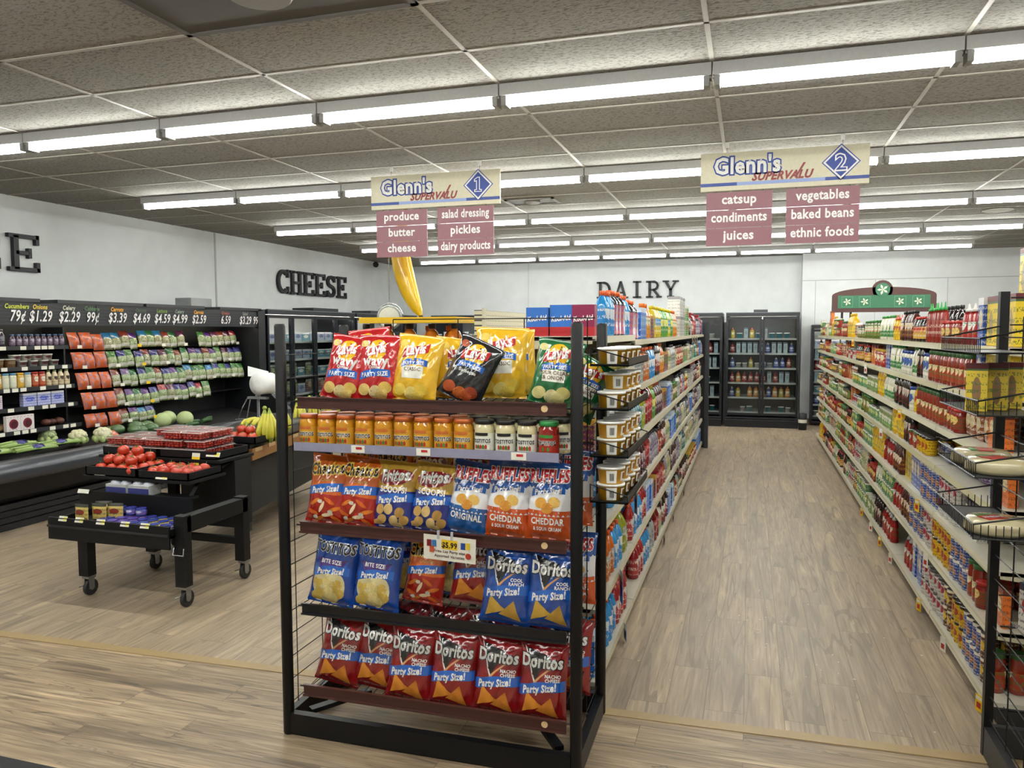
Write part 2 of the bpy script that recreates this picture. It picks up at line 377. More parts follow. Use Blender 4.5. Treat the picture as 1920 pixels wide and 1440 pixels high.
aisle_sign(.212, '2', ('catsup', 'condiments', 'juices'), ('vegetables', 'baked beans', 'ethnic foods'), 'cream hanging aisle sign with number 2 over catsup, condiments and juices')

# ------------------------------------------------------------------ wooden wall letters
LM = M('1d1f24', .55, bump=.2)
def arc(cx, cy, rx, ry, a0, a1, n=12): return [(cx+rx*cos(RD(a0+(a1-a0)*k/n)), cy+ry*sin(RD(a0+(a1-a0)*k/n))) for k in range(n+1)]
def stroke(mb, pts, w, d):
    for i in range(len(pts)-1):
        (x0, z0), (x1, z1) = pts[i], pts[i+1]; L = math.hypot(x1-x0, z1-z0); nx, nz = -(z1-z0)/L*w/2, (x1-x0)/L*w/2
        ex, ez = (x1-x0)/L*w*.12, (z1-z0)/L*w*.12
        mb.prism([(x0-ex+nx, z0-ez+nz), (x0-ex-nx, z0-ez-nz), (x1+ex-nx, z1+ez-nz), (x1+ex+nx, z1+ez+nz)], -d, 0, LM)
GL = {
 'C': [(.2, arc(.5, .5, .38, .4, 55, 305, 18)), (.13, [(.86, .68), (.86, .98)]), (.13, [(.86, .04), (.86, .3)])],
 'H': [(.2, [(.2, .08), (.2, .92)]), (.2, [(.8, .08), (.8, .92)]), (.15, [(.2, .5), (.8, .5)])]+[(.13, [(a, b), (a+.36, b)]) for a in (.02, .62) for b in (.065, .935)],
 'E': [(.2, [(.25, .08), (.25, .92)]), (.14, [(.05, .07), (.92, .07)]), (.14, [(.05, .93), (.92, .93)]), (.13, [(.25, .5), (.62, .5)]), (.13, [(.66, .38), (.66, .62)]), (.14, [(.9, .02), (.9, .26)]), (.14, [(.9, .74), (.9, .98)])],
 'S': [(.19, arc(.5, .71, .3, .2, 30, 270, 12)), (.19, arc(.5, .29, .3, .2, 90, -150, 12)), (.12, [(.82, .7), (.82, .96)]), (.12, [(.18, .04), (.18, .3)])],
 'D': [(.2, [(.25, .06), (.25, .94)]), (.14, [(.04, .07), (.5, .07)]), (.14, [(.04, .93), (.5, .93)]), (.19, arc(.48, .5, .36, .42, -90, 90, 14))],
 'A': [(.14, [(.2, .06), (.5, .97)]), (.19, [(.5, .97), (.8, .06)]), (.11, [(.3, .34), (.7, .34)]), (.12, [(.02, .06), (.38, .06)]), (.12, [(.62, .06), (.98, .06)])],
 'I': [(.22, [(.5, .06), (.5, .94)]), (.13, [(.26, .065), (.74, .065)]), (.13, [(.26, .935), (.74, .935)])],
 'R': [(.2, [(.25, .06), (.25, .94)]), (.13, [(.04, .065), (.45, .065)]), (.14, [(.04, .93), (.5, .93)]), (.17, arc(.48, .7, .26, .23, -90, 90, 10)), (.13, [(.25, .47), (.5, .47)]), (.19, [(.5, .46), (.82, .08)]), (.12, [(.66, .065), (.98, .065)])],
 'Y': [(.2, [(.5, .08), (.5, .48)]), (.19, [(.5, .44), (.2, .92)]), (.14, [(.5, .44), (.8, .92)]), (.13, [(.3, .065), (.7, .065)]), (.12, [(.02, .935), (.38, .935)]), (.12, [(.62, .935), (.98, .935)])],
}
def letters(word, locs, w, h, rot, sign, group, offs=''):
    for i, ch in enumerate(word):
        mb = MB()
        for wd, pts in GL[ch]: stroke(mb, [(x*w-w/2, z*h) for x, z in pts], wd*h*.72, .05)
        nth = word[:i].count(ch); many = word.count(ch) > 1
        lb = 'black wooden letter %s%s of %s on the %s wall' % (ch, ', '+ordn(nth+1)+' such letter' if many else '', sign, offs)
        tag(obj('wall_letter', mb, None, locs[i], rot), lb, 'letter', group)
letters('CHEESE', [(XL, 11.05+.21+i*.385, 2.437) for i in range(6)], .37, .42, RD(90), 'the word CHEESE', 'letters of the cheese sign', 'left')
letters('CE', [(XL, 5.98, 2.455), (XL, 6.43, 2.455)], .4, .41, RD(90), 'the cut-off produce sign', 'letters of the produce sign', 'left')
letters('DAIRY', [(-2.94+i*.342, YB, 2.475) for i in range(5)], .33, .36, 0, 'the word DAIRY', 'letters of the dairy sign', 'back')
sc_ = MB(); sc_.ball((0, 0, 0), .06, DARKBOX); sc_.box(-.06, 0, -.015, .015, 0, .03, WHITE)
tag(obj('security_camera', sc_, None, (XL+.14, 14.4, 3.18)), 'small dark dome camera high in the left back corner', 'camera')

# ------------------------------------------------------------------ shelf goods: one mesh per kind of product
def bottle(h, r, liq, cap, lab, n=12, neck=.32, lz=(.12, .6), caph=.1, waist=0):
    m = MB(); L = M(liq, .12, coat=.5); K = M(cap, .35)
    m.lathe([(r*.9, 0, L), (r, h*.03, L), (r, h*lz[0], lab), (r*(1-waist), h*(lz[0]+lz[1])/2, lab), (r, h*lz[1], L), (r*.97, h*(lz[1]+.06), L), (r*.62, h*(.97-caph-.04), L), (r*neck, h*(.98-caph), L), (r*neck, h*(1-caph), K), (r*neck*1.18, h*(1.001-caph), K), (r*neck*1.18, h*.995, K), (r*neck*1.0, h, K)], L, n)
    return m
def jar(h, r, glass, lid, lab, n=14, lz=(.15, .7)):
    m = MB(); G = M(glass, .12, coat=.5); K = M(lid, .35)
    m.lathe([(r*.92, 0, G), (r, h*.04, G), (r, h*lz[0], lab), (r, h*lz[1], G), (r*.98, h*.8, G), (r*.86, h*.86, G), (r*.86, h*.87, K), (r*.95, h*.875, K), (r*.95, h*.98, K), (r*.9, h, K)], G, n)
    return m
def can(h, r, lab, n=14):
    m = MB(); S = M('b9bbbb', .25, .9)
    m.lathe([(r*.97, 0, S), (r, h*.02, lab), (r, h*.97, S), (r, h, S), (r*.92, h*.985, S)], S, n)
    return m
def carton(w, d, h, lab, lid=None):
    m = MB(); m.box(-w/2, w/2, -d/2, d/2, 0, h, lab)
    if lid: m.box(-w/2-.001, w/2+.001, -d/2-.001, d/2+.001, h*.9, h+.002, M(lid, .4))
    return m
def pouch(w, h, d, lab, n=8, seed=0):
    m = MB(); vs = []; R = 9
    for sgn in (-1, 1):
        for j in range(R+1):
            v = j/R; g = max(0, sin(pi*min(1, max(0, (v-.03)/.92))))**.5
            for i in range(n+1):
                u = -1+2*i/n; e = max(0, 1-abs(u)**2.6)**.6
                wr = .12*sin(u*7+v*9+seed)*sin(v*13+seed*2)
                vs.append((u*w/2*(1-.08*g), sgn*d/2*g*e*(1+wr)+(.002*sgn if abs(u) < 1 else 0), v*h))
    N = (n+1)*(R+1); fs = []
    for s_ in (0, 1):
        for j in range(R):
            for i in range(n):
                a = s_*N+j*(n+1)+i; q = (a, a+1, a+n+2, a+n+1); fs.append(q if s_ == 0 else q[::-1])
    return m.add(vs, fs, lab, True)
def squeeze(h, r, body, cap, lab):
    m = MB(); B = M(body, .25); K = M(cap, .35)
    m.lathe([(r*.95, 0, B), (r, h*.03, B), (r, h*.15, lab), (r*.95, h*.55, B), (r*.8, h*.72, B), (r*.5, h*.8, B), (r*.55, h*.8, K), (r*.5, h*.86, K), (r*.22, h*.88, K), (r*.1, h, K)], B, 12, sy=.7)
    return m
def tub(h, r, lab, lid='e9e8e2'):
    m = MB(); m.lathe([(r*.86, 0, lab), (r*.97, h*.86, M(lid, .4)), (r*1.04, h*.86, M(lid, .4)), (r*1.04, h*.985, M(lid, .4)), (r*.95, h, M(lid, .4)), (r*.9, h*.97, M(lid, .4))], lab, 18)
    return m
SKU = {}
def sku(key, name, cat, desc, mb, w, h, d=None):
    SKU[key] = dict(name=name, cat=cat, desc=desc, mb=mb, w=w, h=h, d=d or w, me=None)
P = PK
def spk(c1, c2, c3, s=0, **k): return PK(c1, c2, c3, s, **k)
# drinks
sku('gb', 'sports_drink_bottle', 'bottle', 'blue sports drink, orange cap', lambda: bottle(.235, .038, '2f8fd0', 'e8622a', spk('2d7fc0', 'cfd6da', 'e6e6e6', 1)), .08, .235)
sku('go', 'sports_drink_bottle', 'bottle', 'orange sports drink, orange cap', lambda: bottle(.235, .038, 'c8621c', 'e8622a', spk('b56a30', 'b9b4a8', 'e8e2d8', 2)), .08, .235)
sku('gr', 'sports_drink_bottle', 'bottle', 'red sports drink, orange cap', lambda: bottle(.235, .038, '9c1a22', 'e8622a', spk('a8383a', 'c9c2bc', 'e8e2d8', 3)), .08, .235)
sku('gy', 'sports_drink_jug', 'bottle', 'lime sports drink jug', lambda: bottle(.27, .065, '8f9a1c', 'e8622a', spk('8a9420', '9a9f90', 'd8dac8', 4), neck=.4), .135, .27)
sku('gk', 'sports_drink_bottle', 'bottle', 'clear drink, black shoulder', lambda: bottle(.25, .05, '1a222c', 'e8622a', spk('a0587c', 'b8b4bc', 'c87a4a', 5, zc=.35, rx=.25, rz=.3), lz=(.03, .68)), .105, .24)
sku('gc', 'water_bottle', 'bottle', 'clear bottled water, dark cap', lambda: bottle(.22, .034, 'a9b0ae', '22242a', spk('9aa0a0', '6a7278', 'd8dad8', 6)), .072, .22)
sku('gp', 'flavoured_water_bottle', 'bottle', 'grey purple flavoured water', lambda: bottle(.22, .036, '8d8794', '2a2a30', spk('9a94a0', '5c4a78', 'dad6de', 7)), .076, .22)
sku('gt', 'juice_bottle', 'bottle', 'teal juice bottle', lambda: bottle(.21, .034, '1c6a78', '2a8a9a', spk('1f5f70', 'b8c8c8', 'e0e6e6', 8)), .072, .21)
sku('cran', 'juice_jug', 'bottle', 'deep red juice jug', lambda: bottle(.29, .065, '7d1420', '8c1c26', spk('8a1a28', 'b83a44', 'e0c8c0', 9), neck=.35), .135, .29)
sku('jam', 'juice_bottle', 'bottle', 'dark purple juice bottle', lambda: bottle(.26, .05, '3c1626', 'c04a28', spk('4a2238', 'b8a8a8', 'e4dcd8', 10), neck=.35), .105, .26)
sku('amb', 'juice_bottle', 'bottle', 'amber juice bottle', lambda: bottle(.26, .048, 'b8661a', '22201c', spk('c07a2a', 'e0c080', '5a2a10', 11), neck=.36), .1, .26)
sku('org', 'juice_bottle', 'bottle', 'orange juice bottle', lambda: bottle(.25, .045, 'd8761c', 'e07020', spk('d88a30', 'e6dcc0', '3a7a30', 12), neck=.4), .095, .25)
sku('grn', 'juice_bottle', 'bottle', 'green apple juice bottle', lambda: bottle(.25, .045, '5a9a2c', 'd8c820', spk('3a8a3a', 'e0dc60', 'f0f0e0', 13), neck=.4), .095, .25)
sku('yel', 'juice_bottle', 'bottle', 'yellow lemonade bottle', lambda: bottle(.25, .045, 'd0b838', 'd8c020', spk('d8b830', '4a90c8', 'f0f0e0', 14), neck=.4), .095, .25)
sku('blu', 'drink_pack', 'pack', 'bright blue drink pack', lambda: carton(.1, .1, .21, spk('2a6ac8', '6aa8e0', 'd0e0f0', 15)), .105, .21)
sku('mul', 'juice_pouch_box', 'box', 'multicoloured fruit punch box', lambda: carton(.12, .1, .17, spk('7a3a5a', '4a7a3a', 'c89838', 16)), .125, .17)
sku('grnb', 'juice_pouch_box', 'box', 'green and red juice box pack', lambda: carton(.12, .1, .17, spk('4a9a3a', 'c83a2a', 'f0e8d8', 17)), .125, .17)
sku('soda', 'soda_bottle', 'bottle', 'cola bottle with white label', lambda: bottle(.29, .05, '2a1210', 'c8c8c4', spk('8a2a2a', 'd8d4d0', 'e8e4e0', 18), neck=.3), .105, .29)
sku('ser', 'sachet_box', 'box', 'white sachet box', lambda: carton(.09, .12, .2, spk('cfcdc6', 'a8a6a0', '8a8a8c', 19)), .095, .2)
sku('drs', 'dressing_bottle', 'bottle', 'pale dressing bottle, white cap', lambda: bottle(.2, .03, 'c8bc98', 'dcdcd8', spk('b8b090', '6a8a4a', 'e8e6dc', 20), neck=.45), .066, .2)
sku('drr', 'dressing_bottle', 'bottle', 'red dressing bottle, black cap', lambda: bottle(.2, .03, '9a3a20', '1c1c1e', spk('a8342a', 'e0c8a0', 'f0e8d8', 21), neck=.45), .066, .2)
sku('pik', 'pickle_jar', 'jar', 'green pickle jar', lambda: jar(.17, .045, '5f6a22', '3a7a34', spk('4a7a2a', 'e0dcc0', 'c8402a', 22)), .095, .17)
sku('oli', 'olive_jar', 'jar', 'small olive jar', lambda: jar(.12, .034, '6a6428', '2a2a2a', spk('7a8a4a', 'e6e2d0', '8a2a20', 23)), .072, .12)
sku('pep', 'pepper_jar', 'jar', 'red pepper jar', lambda: jar(.15, .04, '9a2a1c', 'c8a020', spk('a83020', 'e6d8b0', 'f0f0e8', 24)), .085, .15)
# condiments
sku('ket', 'ketchup_bottle', 'bottle', 'red ketchup squeeze bottle', lambda: squeeze(.22, .045, '9c1a14', 'c8c4c0', spk('a01c18', 'e8e4dc', '2a6a34', 30)), .092, .22)
sku('srir', 'hot_sauce_bottle', 'bottle', 'red hot sauce, green tip cap', lambda: squeeze(.25, .036, '8a2014', '2a9a44', spk('8a2418', '9a3a28', 'e0d0c0', 31)), .075, .25)
sku('bbq', 'barbecue_sauce_bottle', 'bottle', 'brown barbecue sauce bottle', lambda: bottle(.22, .038, '4a1c10', '1a1a1a', spk('5a2214', 'e0d4c0', 'c8902a', 32), neck=.4), .078, .22)
sku('pas', 'pasta_sauce_jar', 'jar', 'red pasta sauce jar', lambda: jar(.19, .043, '8a2a16', '3a6a34', spk('9a3a20', 'e6cfa0', '4a7a34', 33), lz=(.12, .55)), .088, .19)
sku('sal', 'salsa_jar', 'jar', 'dark red salsa jar', lambda: jar(.13, .04, '8a2014', 'b82a22', spk('8a3a20', 'e0c070', '2a5a34', 34)), .082, .13)
sku('mus', 'mustard_bottle', 'bottle', 'yellow mustard squeeze bottle', lambda: squeeze(.2, .036, 'd8b018', 'c83020', spk('e0b81c', 'b83a24', '3a3a3a', 35)), .076, .2)
sku('may', 'mayonnaise_jar', 'jar', 'white mayonnaise jar', lambda: jar(.17, .05, 'dcd8c4', '2a4a9a', spk('dcd8c8', '3a5aa8', '2a6a3a', 36)), .104, .17)
sku('ran', 'dressing_bottle', 'bottle', 'green label ranch bottle', lambda: bottle(.2, .034, 'd6d2bc', '3a8a3a', spk('3a7a3a', 'e0dcc0', 'e8e8e0', 37), neck=.5), .074, .2)
sku('oil', 'cooking_oil_bottle', 'bottle', 'yellow cooking oil bottle', lambda: bottle(.27, .045, 'd8a818', 'd8b020', spk('e0c030', 'c8a020', '3a5a8a', 38), neck=.35), .095, .27)
sku('vin', 'vinegar_bottle', 'bottle', 'dark vinegar bottle', lambda: bottle(.24, .034, '1e100c', '1a1a1a', spk('2a1a14', 'c8c0b0', 'a8382a', 39), neck=.36), .074, .24)
sku('soy', 'soy_sauce_bottle', 'bottle', 'soy sauce bottle, red cap', lambda: bottle(.17, .03, '1c0e0a', 'b82a20', spk('c8a040', 'b8281c', 'f0e8d0', 40), neck=.4), .066, .17)
sku('boxb', 'pasta_box', 'box', 'blue pasta box', lambda: carton(.09, .05, .24, spk('2a52a8', 'd8c89a', 'e8e8e8', 41)), .1, .24)
sku('boxy', 'taco_kit_box', 'box', 'yellow boxed dinner, maroon top', lambda: carton(.13, .07, .24, spk('e0c22c', 'a89060', '3a5a2a', 42, zc=.4, rx=.25, rz=.3), '6a1c24'), .14, .24)
sku('boxo', 'rice_box', 'box', 'orange rice mix box', lambda: carton(.11, .04, .18, spk('d8702a', 'e8d8a8', '6a2a1a', 43)), .12, .18)
sku('boxw', 'dry_mix_box', 'box', 'white and red dry mix box', lambda: carton(.1, .05, .19, spk('d8d4cc', 'b82a30', '3a3a4a', 44)), .11, .19)
sku('pac', 'seasoning_pouch', 'pouch', 'brown seasoning pouch', lambda: pouch(.1, .16, .03, spk('8a4a28', 'c8b88a', 'e8e4d8', 45)), .105, .16)
sku('ppk', 'noodle_bag', 'bag', 'blue glossy noodle bag', lambda: pouch(.2, .1, .1, spk('23358c', 'c8a878', 'c8c8d8', 46)), .2, .1)
sku('pprp', 'noodle_bag', 'bag', 'purple glossy noodle bag', lambda: pouch(.22, .1, .1, spk('5a3a68', 'a89480', 'cfcad6', 47)), .22, .1)
sku('vegc', 'vegetable_can', 'can', 'green vegetable can', lambda: can(.11, .037, spk('2f7a3c', 'c8d070', 'f0f0e8', 50)), .078, .11)
sku('bean', 'bean_can', 'can', 'brown and yellow bean can', lambda: can(.12, .038, spk('5a2c18', 'e0b820', 'f0e8c8', 51, zc=.5)), .08, .12)
sku('beany', 'bean_can', 'can', 'yellow label bean can', lambda: can(.115, .037, spk('e0b418', 'b84a1c', '3a2a18', 52, zc=.5)), .078, .115)
sku('blub', 'bean_can', 'can', 'blue label bean can', lambda: can(.115, .037, spk('234c9c', 'a8683a', 'e8e0d0', 53, zc=.4)), .078, .115)
sku('whc', 'tomato_can', 'can', 'white can with red emblem', lambda: can(.115, .037, spk('d6d2cc', 'b0243c', '5a5a5c', 54, zc=.6)), .078, .115)
sku('corn', 'corn_can', 'can', 'yellow and green corn can', lambda: can(.11, .037, spk('3a7a34', 'e0b820', 'f0e8c8', 55)), .078, .11)
sku('tom', 'tomato_can', 'can', 'red tomato can', lambda: can(.11, .037, spk('a01c1c', 'e0d8c0', '3a6a30', 56)), .078, .11)
sku('grnj', 'canned_goods_jar', 'jar', 'pale green relish jar', lambda: jar(.14, .035, '8a9a5a', 'c8c8b8', spk('7a9a5a', 'e0dcc8', '4a6a3a', 57)), .075, .14)
# cooler goods
sku('cjr', 'coffee_creamer_bottle', 'bottle', 'red creamer bottle', lambda: squeeze(.2, .042, '8c2a30', 'a8383a', spk('9a3a3c', 'd8b8a0', 'e6dcd0', 60)), .1, .2)
sku('cjb', 'coffee_creamer_bottle', 'bottle', 'blue creamer bottle', lambda: squeeze(.2, .042, '3a4a8c', 'c8c8c8', spk('4a5a98', 'b8c0d8', 'e6e6e6', 61)), .1, .2)
sku('cjo', 'coffee_creamer_bottle', 'bottle', 'orange juice drink bottle', lambda: squeeze(.21, .045, 'c87a2a', 'c8702a', spk('c88a3a', 'e0d0a0', 'e6e6e6', 62)), .1, .21)
sku('cjw', 'milk_carton', 'carton', 'pale milk carton', lambda: carton(.07, .07, .2, spk('a8b4b4', '8a9aa0', '6a7a88', 63)), .09, .2)
sku('cjy', 'coffee_creamer_bottle', 'bottle', 'yellow creamer bottle', lambda: squeeze(.2, .042, 'b8a040', 'b84a2a', spk('c0a848', 'e0d8b0', '5a4a20', 64)), .1, .2)
sku('ctb', 'yogurt_tub', 'tub', 'white yogurt tub', lambda: tub(.09, .045, M('c8c8be', .4)), .1, .09)
sku('ctt', 'yogurt_tub', 'tub', 'teal labelled tub', lambda: tub(.1, .05, M('2a8a98', .4)), .12, .1)
sku('fz1', 'frozen_food_box', 'box', 'teal frozen food box', lambda: carton(.2, .05, .13, spk('2a7a88', 'd8d0c0', 'e8e8e8', 65)), .22, .13)
sku('fz2', 'frozen_food_bag', 'bag', 'olive frozen vegetable bag', lambda: pouch(.17, .2, .07, spk('6a6a48', '8a9a6a', 'c8c4b0', 66)), .18, .2)
sku('fz3', 'frozen_food_bag', 'bag', 'dull red frozen food bag', lambda: pouch(.17, .2, .07, spk('6a3a38', 'a88a6a', 'c8c0b0', 67)), .18, .2)
sku('fz4', 'frozen_food_box', 'box', 'white and blue frozen food box', lambda: carton(.2, .05, .14, spk('8a94a8', '3a4a78', 'd8d8d8', 68)), .22, .14)
def diptub():
    m = tub(.068, .056, M('f2b62c', .35), 'efeee8')
    def patch(a0, a1, z0, z1, mat, off):
        n = 6; r0, r1 = .056*.86+.111*z0*1.0+off, .056*.86+.111*z1+off
        m.add([((r0 if j == 0 else r1)*cos(a0+(a1-a0)*k/n), (r0 if j == 0 else r1)*sin(a0+(a1-a0)*k/n), (z0, z1)[j]) for j in (0, 1) for k in range(n+1)], [(k, k+1, k+n+2, k+n+1) for k in range(n)], mat, True)
    patch(-2.1, -1.3, .004, .055, M('eceae2', .4), .0006)
    for k in range(7): patch(-1.85+.05*k, -1.82+.05*k, .014, .044, M('3a3a3c', .5), .0012)
    patch(-.9, .2, .012, .05, M('e8e2d0', .4), .0006); patch(-.7, .0, .02, .044, M('8a4a1c', .4), .0012); patch(1., 2.2, .01, .05, M('e8e2d0', .4), .0006)
    return m
sku('dip', 'dip_tub', 'tub', 'yellow dip tub with white lid', diptub, .116, .068)
sku('boxs', 'taco_shell_box', 'box', 'yellow taco shell box', lambda: carton(.068, .05, .17, spk('d8bc3c', '8a6a48', '4a6a3a', 70, zc=.42, rx=.2, rz=.3), '5c1a20'), .072, .17)

def put(key, loc, rot, label, group=None):
    s = SKU[key]
    if s['me'] is None: s['me'] = s['mb']().mesh(s['name'])
    o = bpy.data.objects.new(s['name'], s['me']); C.objects.link(o); o.location = loc; o.rotation_euler = rot if isinstance(rot, tuple) else (0, 0, rot)
    return tag(o, label, s['cat'], group)

def fill(side, shelf, xf, y0, y1, z, maxh, runs, pool, where, seed, dirx):
    """one shelf of goods facing the aisle. dirx +1: fronts towards +x, -1: towards -x"""
    rnd = random.Random(seed); y = y0+.02; q = list(runs); n = 0; key, left = None, 0
    while y < y1-.05:
        if left <= 0:
            if q: key, left = q.pop(0)
            else:
                c = [p for p in pool if SKU[p]['h'] < maxh-.02]; key = rnd.choice(c); left = rnd.randint(2, 5)
        if key is None: y += left; left = 0; continue
        s = SKU[key]; w = s['w']*(1.0 if y < 7 else 1.12)
        if y+w > y1: break
        n += 1; left -= 1
        stack = 2 if (s['cat'] == 'can' and maxh > 2*s['h']+.01) or (s['cat'] == 'box' and maxh > 2*s['h']+.03 and y > 6) else 1
        for st in range(stack):
            xx = xf-dirx*(s['d']/2+.015+rnd.random()*.012)
            lb = '%s, %s from chip rack end, %s shelf%s, %s' % (s['desc'], ordn(n), shelf, ', upper' if st else '', where)
            deep = 3 if (y < 5.6 and z < 1.4 and s['cat'] != 'box') else 1
            for dd in range(1, deep):
                put(key, (xx-dirx*dd*(s['d']+.006), y+w/2, z+.001+st*s['h']), RD(90)*dirx, '%s, %s row behind the %s, %s shelf%s, %s' % (s['desc'], ordn(dd+1), ordn(n), shelf, ' upper' if st else '', where.replace(' gondola', '')), '%s behind the front of the %s shelf, %s' % (s['cat']+'s', shelf, where))
            w_ = lb.split()
            if len(w_) > 16: lb = '%s, %s from front, %s shelf%s, %s' % (s['desc'], ordn(n), shelf, ' upper' if st else '', where)
            put(key, (xx, y+w/2, z+.001+st*s['h']), RD(90)*dirx+rnd.uniform(-.12, .12)*(s['cat'] not in ('box', 'pack')), lb, '%s on the %s shelf, %s' % (s['cat']+('es' if s['cat'] in ('box', 'pouch') else 's'), shelf, where))
        y += w+.004

# ------------------------------------------------------------------ gondolas
def rail_mat():
    m, nt, b = newmat('price_rail')
    tc = nt.nodes.new('ShaderNodeTexCoord'); br = nt.nodes.new('ShaderNodeTexBrick'); mp = nt.nodes.new('ShaderNodeMapping')
    mp.inputs['Rotation'].default_value = (RD(90), 0, RD(90)); nt.links.new(tc.outputs['Object'], mp.inputs[0]); nt.links.new(mp.outputs[0], br.inputs['Vector'])
    br.inputs['Scale'].default_value = 1; br.inputs['Brick Width'].default_value = .085; br.inputs['Row Height'].default_value = .04; br.inputs['Mortar Size'].default_value = .008; br.offset = 0
    br.inputs['Color1'].default_value = hx('dfdac6')+(1,); br.inputs['Color2'].default_value = hx('b5ad7c')+(1,); br.inputs['Mortar'].default_value = hx('c2bb9f')+(1,)
    nt.links.new(br.outputs['Color'], b.inputs['Base Color']); b.inputs['Roughness'].default_value = .35
    return m
def peg_mat():
    m, nt, b = newmat('pegboard')
    tc = nt.nodes.new('ShaderNodeTexCoord'); mp = nt.nodes.new('ShaderNodeMapping'); mp.inputs['Scale'].default_value = (0, 1, 1); mp.inputs['Location'].default_value = (0, .0127, .0127)
    nt.links.new(tc.outputs['Object'], mp.inputs[0])
    vm = nt.nodes.new('ShaderNodeVectorMath'); vm.operation = 'SCALE'; vm.inputs['Scale'].default_value = 1/.0254; nt.links.new(mp.outputs[0], vm.inputs[0])
    fr = nt.nodes.new('ShaderNodeVectorMath'); fr.operation = 'FRACTION'; nt.links.new(vm.outputs[0], fr.inputs[0])
    sb = nt.nodes.new('ShaderNodeVectorMath'); sb.operation = 'SUBTRACT'; sb.inputs[1].default_value = (0, .5, .5); nt.links.new(fr.outputs[0], sb.inputs[0])
    ln = nt.nodes.new('ShaderNodeVectorMath'); ln.operation = 'LENGTH'; nt.links.new(sb.outputs[0], ln.inputs[0])
    nt.links.new(mix_(nt, math_(nt, 'LESS_THAN', ln.outputs['Value'], .15), hx('c9c2a6'), hx('3a362c')), b.inputs['Base Color']); b.inputs['Roughness'].default_value = .6
    return m
RAIL, PEG = rail_mat(), peg_mat()
def section(name, label, y, xf, xs, dirx, zs, L=1.216):
    """one 4 ft shelving section; xf = front edge, xs = spine face"""
    t = thing('shelving_section', label, 'shelving', (0, y, 0), 0, name)
    ztop = zs[-1]
    sp = MB(); sp.box(min(xs, xs-dirx*.04), max(xs, xs-dirx*.04), 0, L, .0, ztop+.13, PEG); obj('pegboard_spine', sp, t)
    u = MB()
    for yy in (0, L-.03): u.box(min(xs, xs+dirx*.012), max(xs, xs+dirx*.012), yy, yy+.03, 0, ztop+.14, CREAM)
    obj('upright', u, t)
    b = MB(); b.box(min(xs, xf-dirx*.04), max(xs, xf-dirx*.04), .0, L, 0, zs[0]-.036, M('2a2826', .6)); obj('kick_plate', b, t)
    for i, z in enumerate(zs):
        s = MB(); a, c = min(xs+dirx*.012, xf-dirx*.005), max(xs+dirx*.012, xf-dirx*.005)
        s.box(a, c, .002, L-.002, z-.02, z, M('c4bfae', .45))
        for yy in (.002, L-.006):   # tapering end brackets
            pts = [(xs+dirx*.012, z-.003), (xf-dirx*.03, z-.003), (xf-dirx*.03, z-.035), (xs+dirx*.012, z-.085)]
            vs = [(p[0], yy, p[1]) for p in pts]+[(p[0], yy+.004, p[1]) for p in pts]
            if i: s.add(vs, [(0, 1, 2, 3), (7, 6, 5, 4), (0, 4, 5, 1), (1, 5, 6, 2), (2, 6, 7, 3), (3, 7, 4, 0)], CREAM)
        so = obj('shelf', s, t)
        r = MB(); x0, x1 = xf-dirx*.005, xf
        r.add([(x0, .002, z), (x0, L-.002, z), (x1, L-.002, z-.034), (x1, .002, z-.034), (x0-dirx*.004, .002, z-.034), (x0-dirx*.004, L-.002, z-.034)],
              [(0, 1, 2, 3) if dirx < 0 else (3, 2, 1, 0), (0, 3, 4), (1, 5, 2), (3, 2, 5, 4)], RAIL)
        obj('price_rail', r, so)
    return t
G1S = [.10, .46, .83, 1.2, 1.58, 1.775]; G1 = [.10, .46, .79, 1.12, 1.445, 1.745]
G2 = [.10, .43, .71, .99, 1.23, 1.48, 1.72]
G1Y, G1X, G1SP = 3.57, -.68, -1.26
G2Y, G2X, G2SP = 3.90, 1.067, 1.64
for i in range(7):
    section('shelving of the drinks aisle', 'cream shelving section of drinks, %s from the chip rack, right of aisle 1' % ordn(i+1), G1Y+1.22*i, G1X, G1SP, 1, G1S if i == 0 else G1)
    section('rear shelving of the drinks gondola', 'cream shelving section, %s from the chip rack, produce side of gondola' % ordn(i+1), G1Y+1.22*i, -1.95, -1.38, -1, [.10, .46, .85, 1.22, 1.58] if i < 2 else G1)
for i in range(8):
    section('shelving of the condiment aisle', 'cream shelving section of condiments, %s from the right wire rack' % ordn(i+1), G2Y+1.22*i, G2X, G2SP, -1, G2)
ep = MB(); ep.box(-1.98, -.60, 12.13, 12.2, 0, 1.93, M('2b2d31', .5)); ep.box(-.66, -.6, 12.05, 12.13, 0, 1.93, M('2b2d31', .5))
tag(obj('end_panel', ep), 'dark grey end panel closing the far end of the drinks shelving', 'panel')
SH = ['bottom', 'second', 'third', 'fourth', 'fifth', 'top', 'topmost']
Wd = 'drinks gondola'
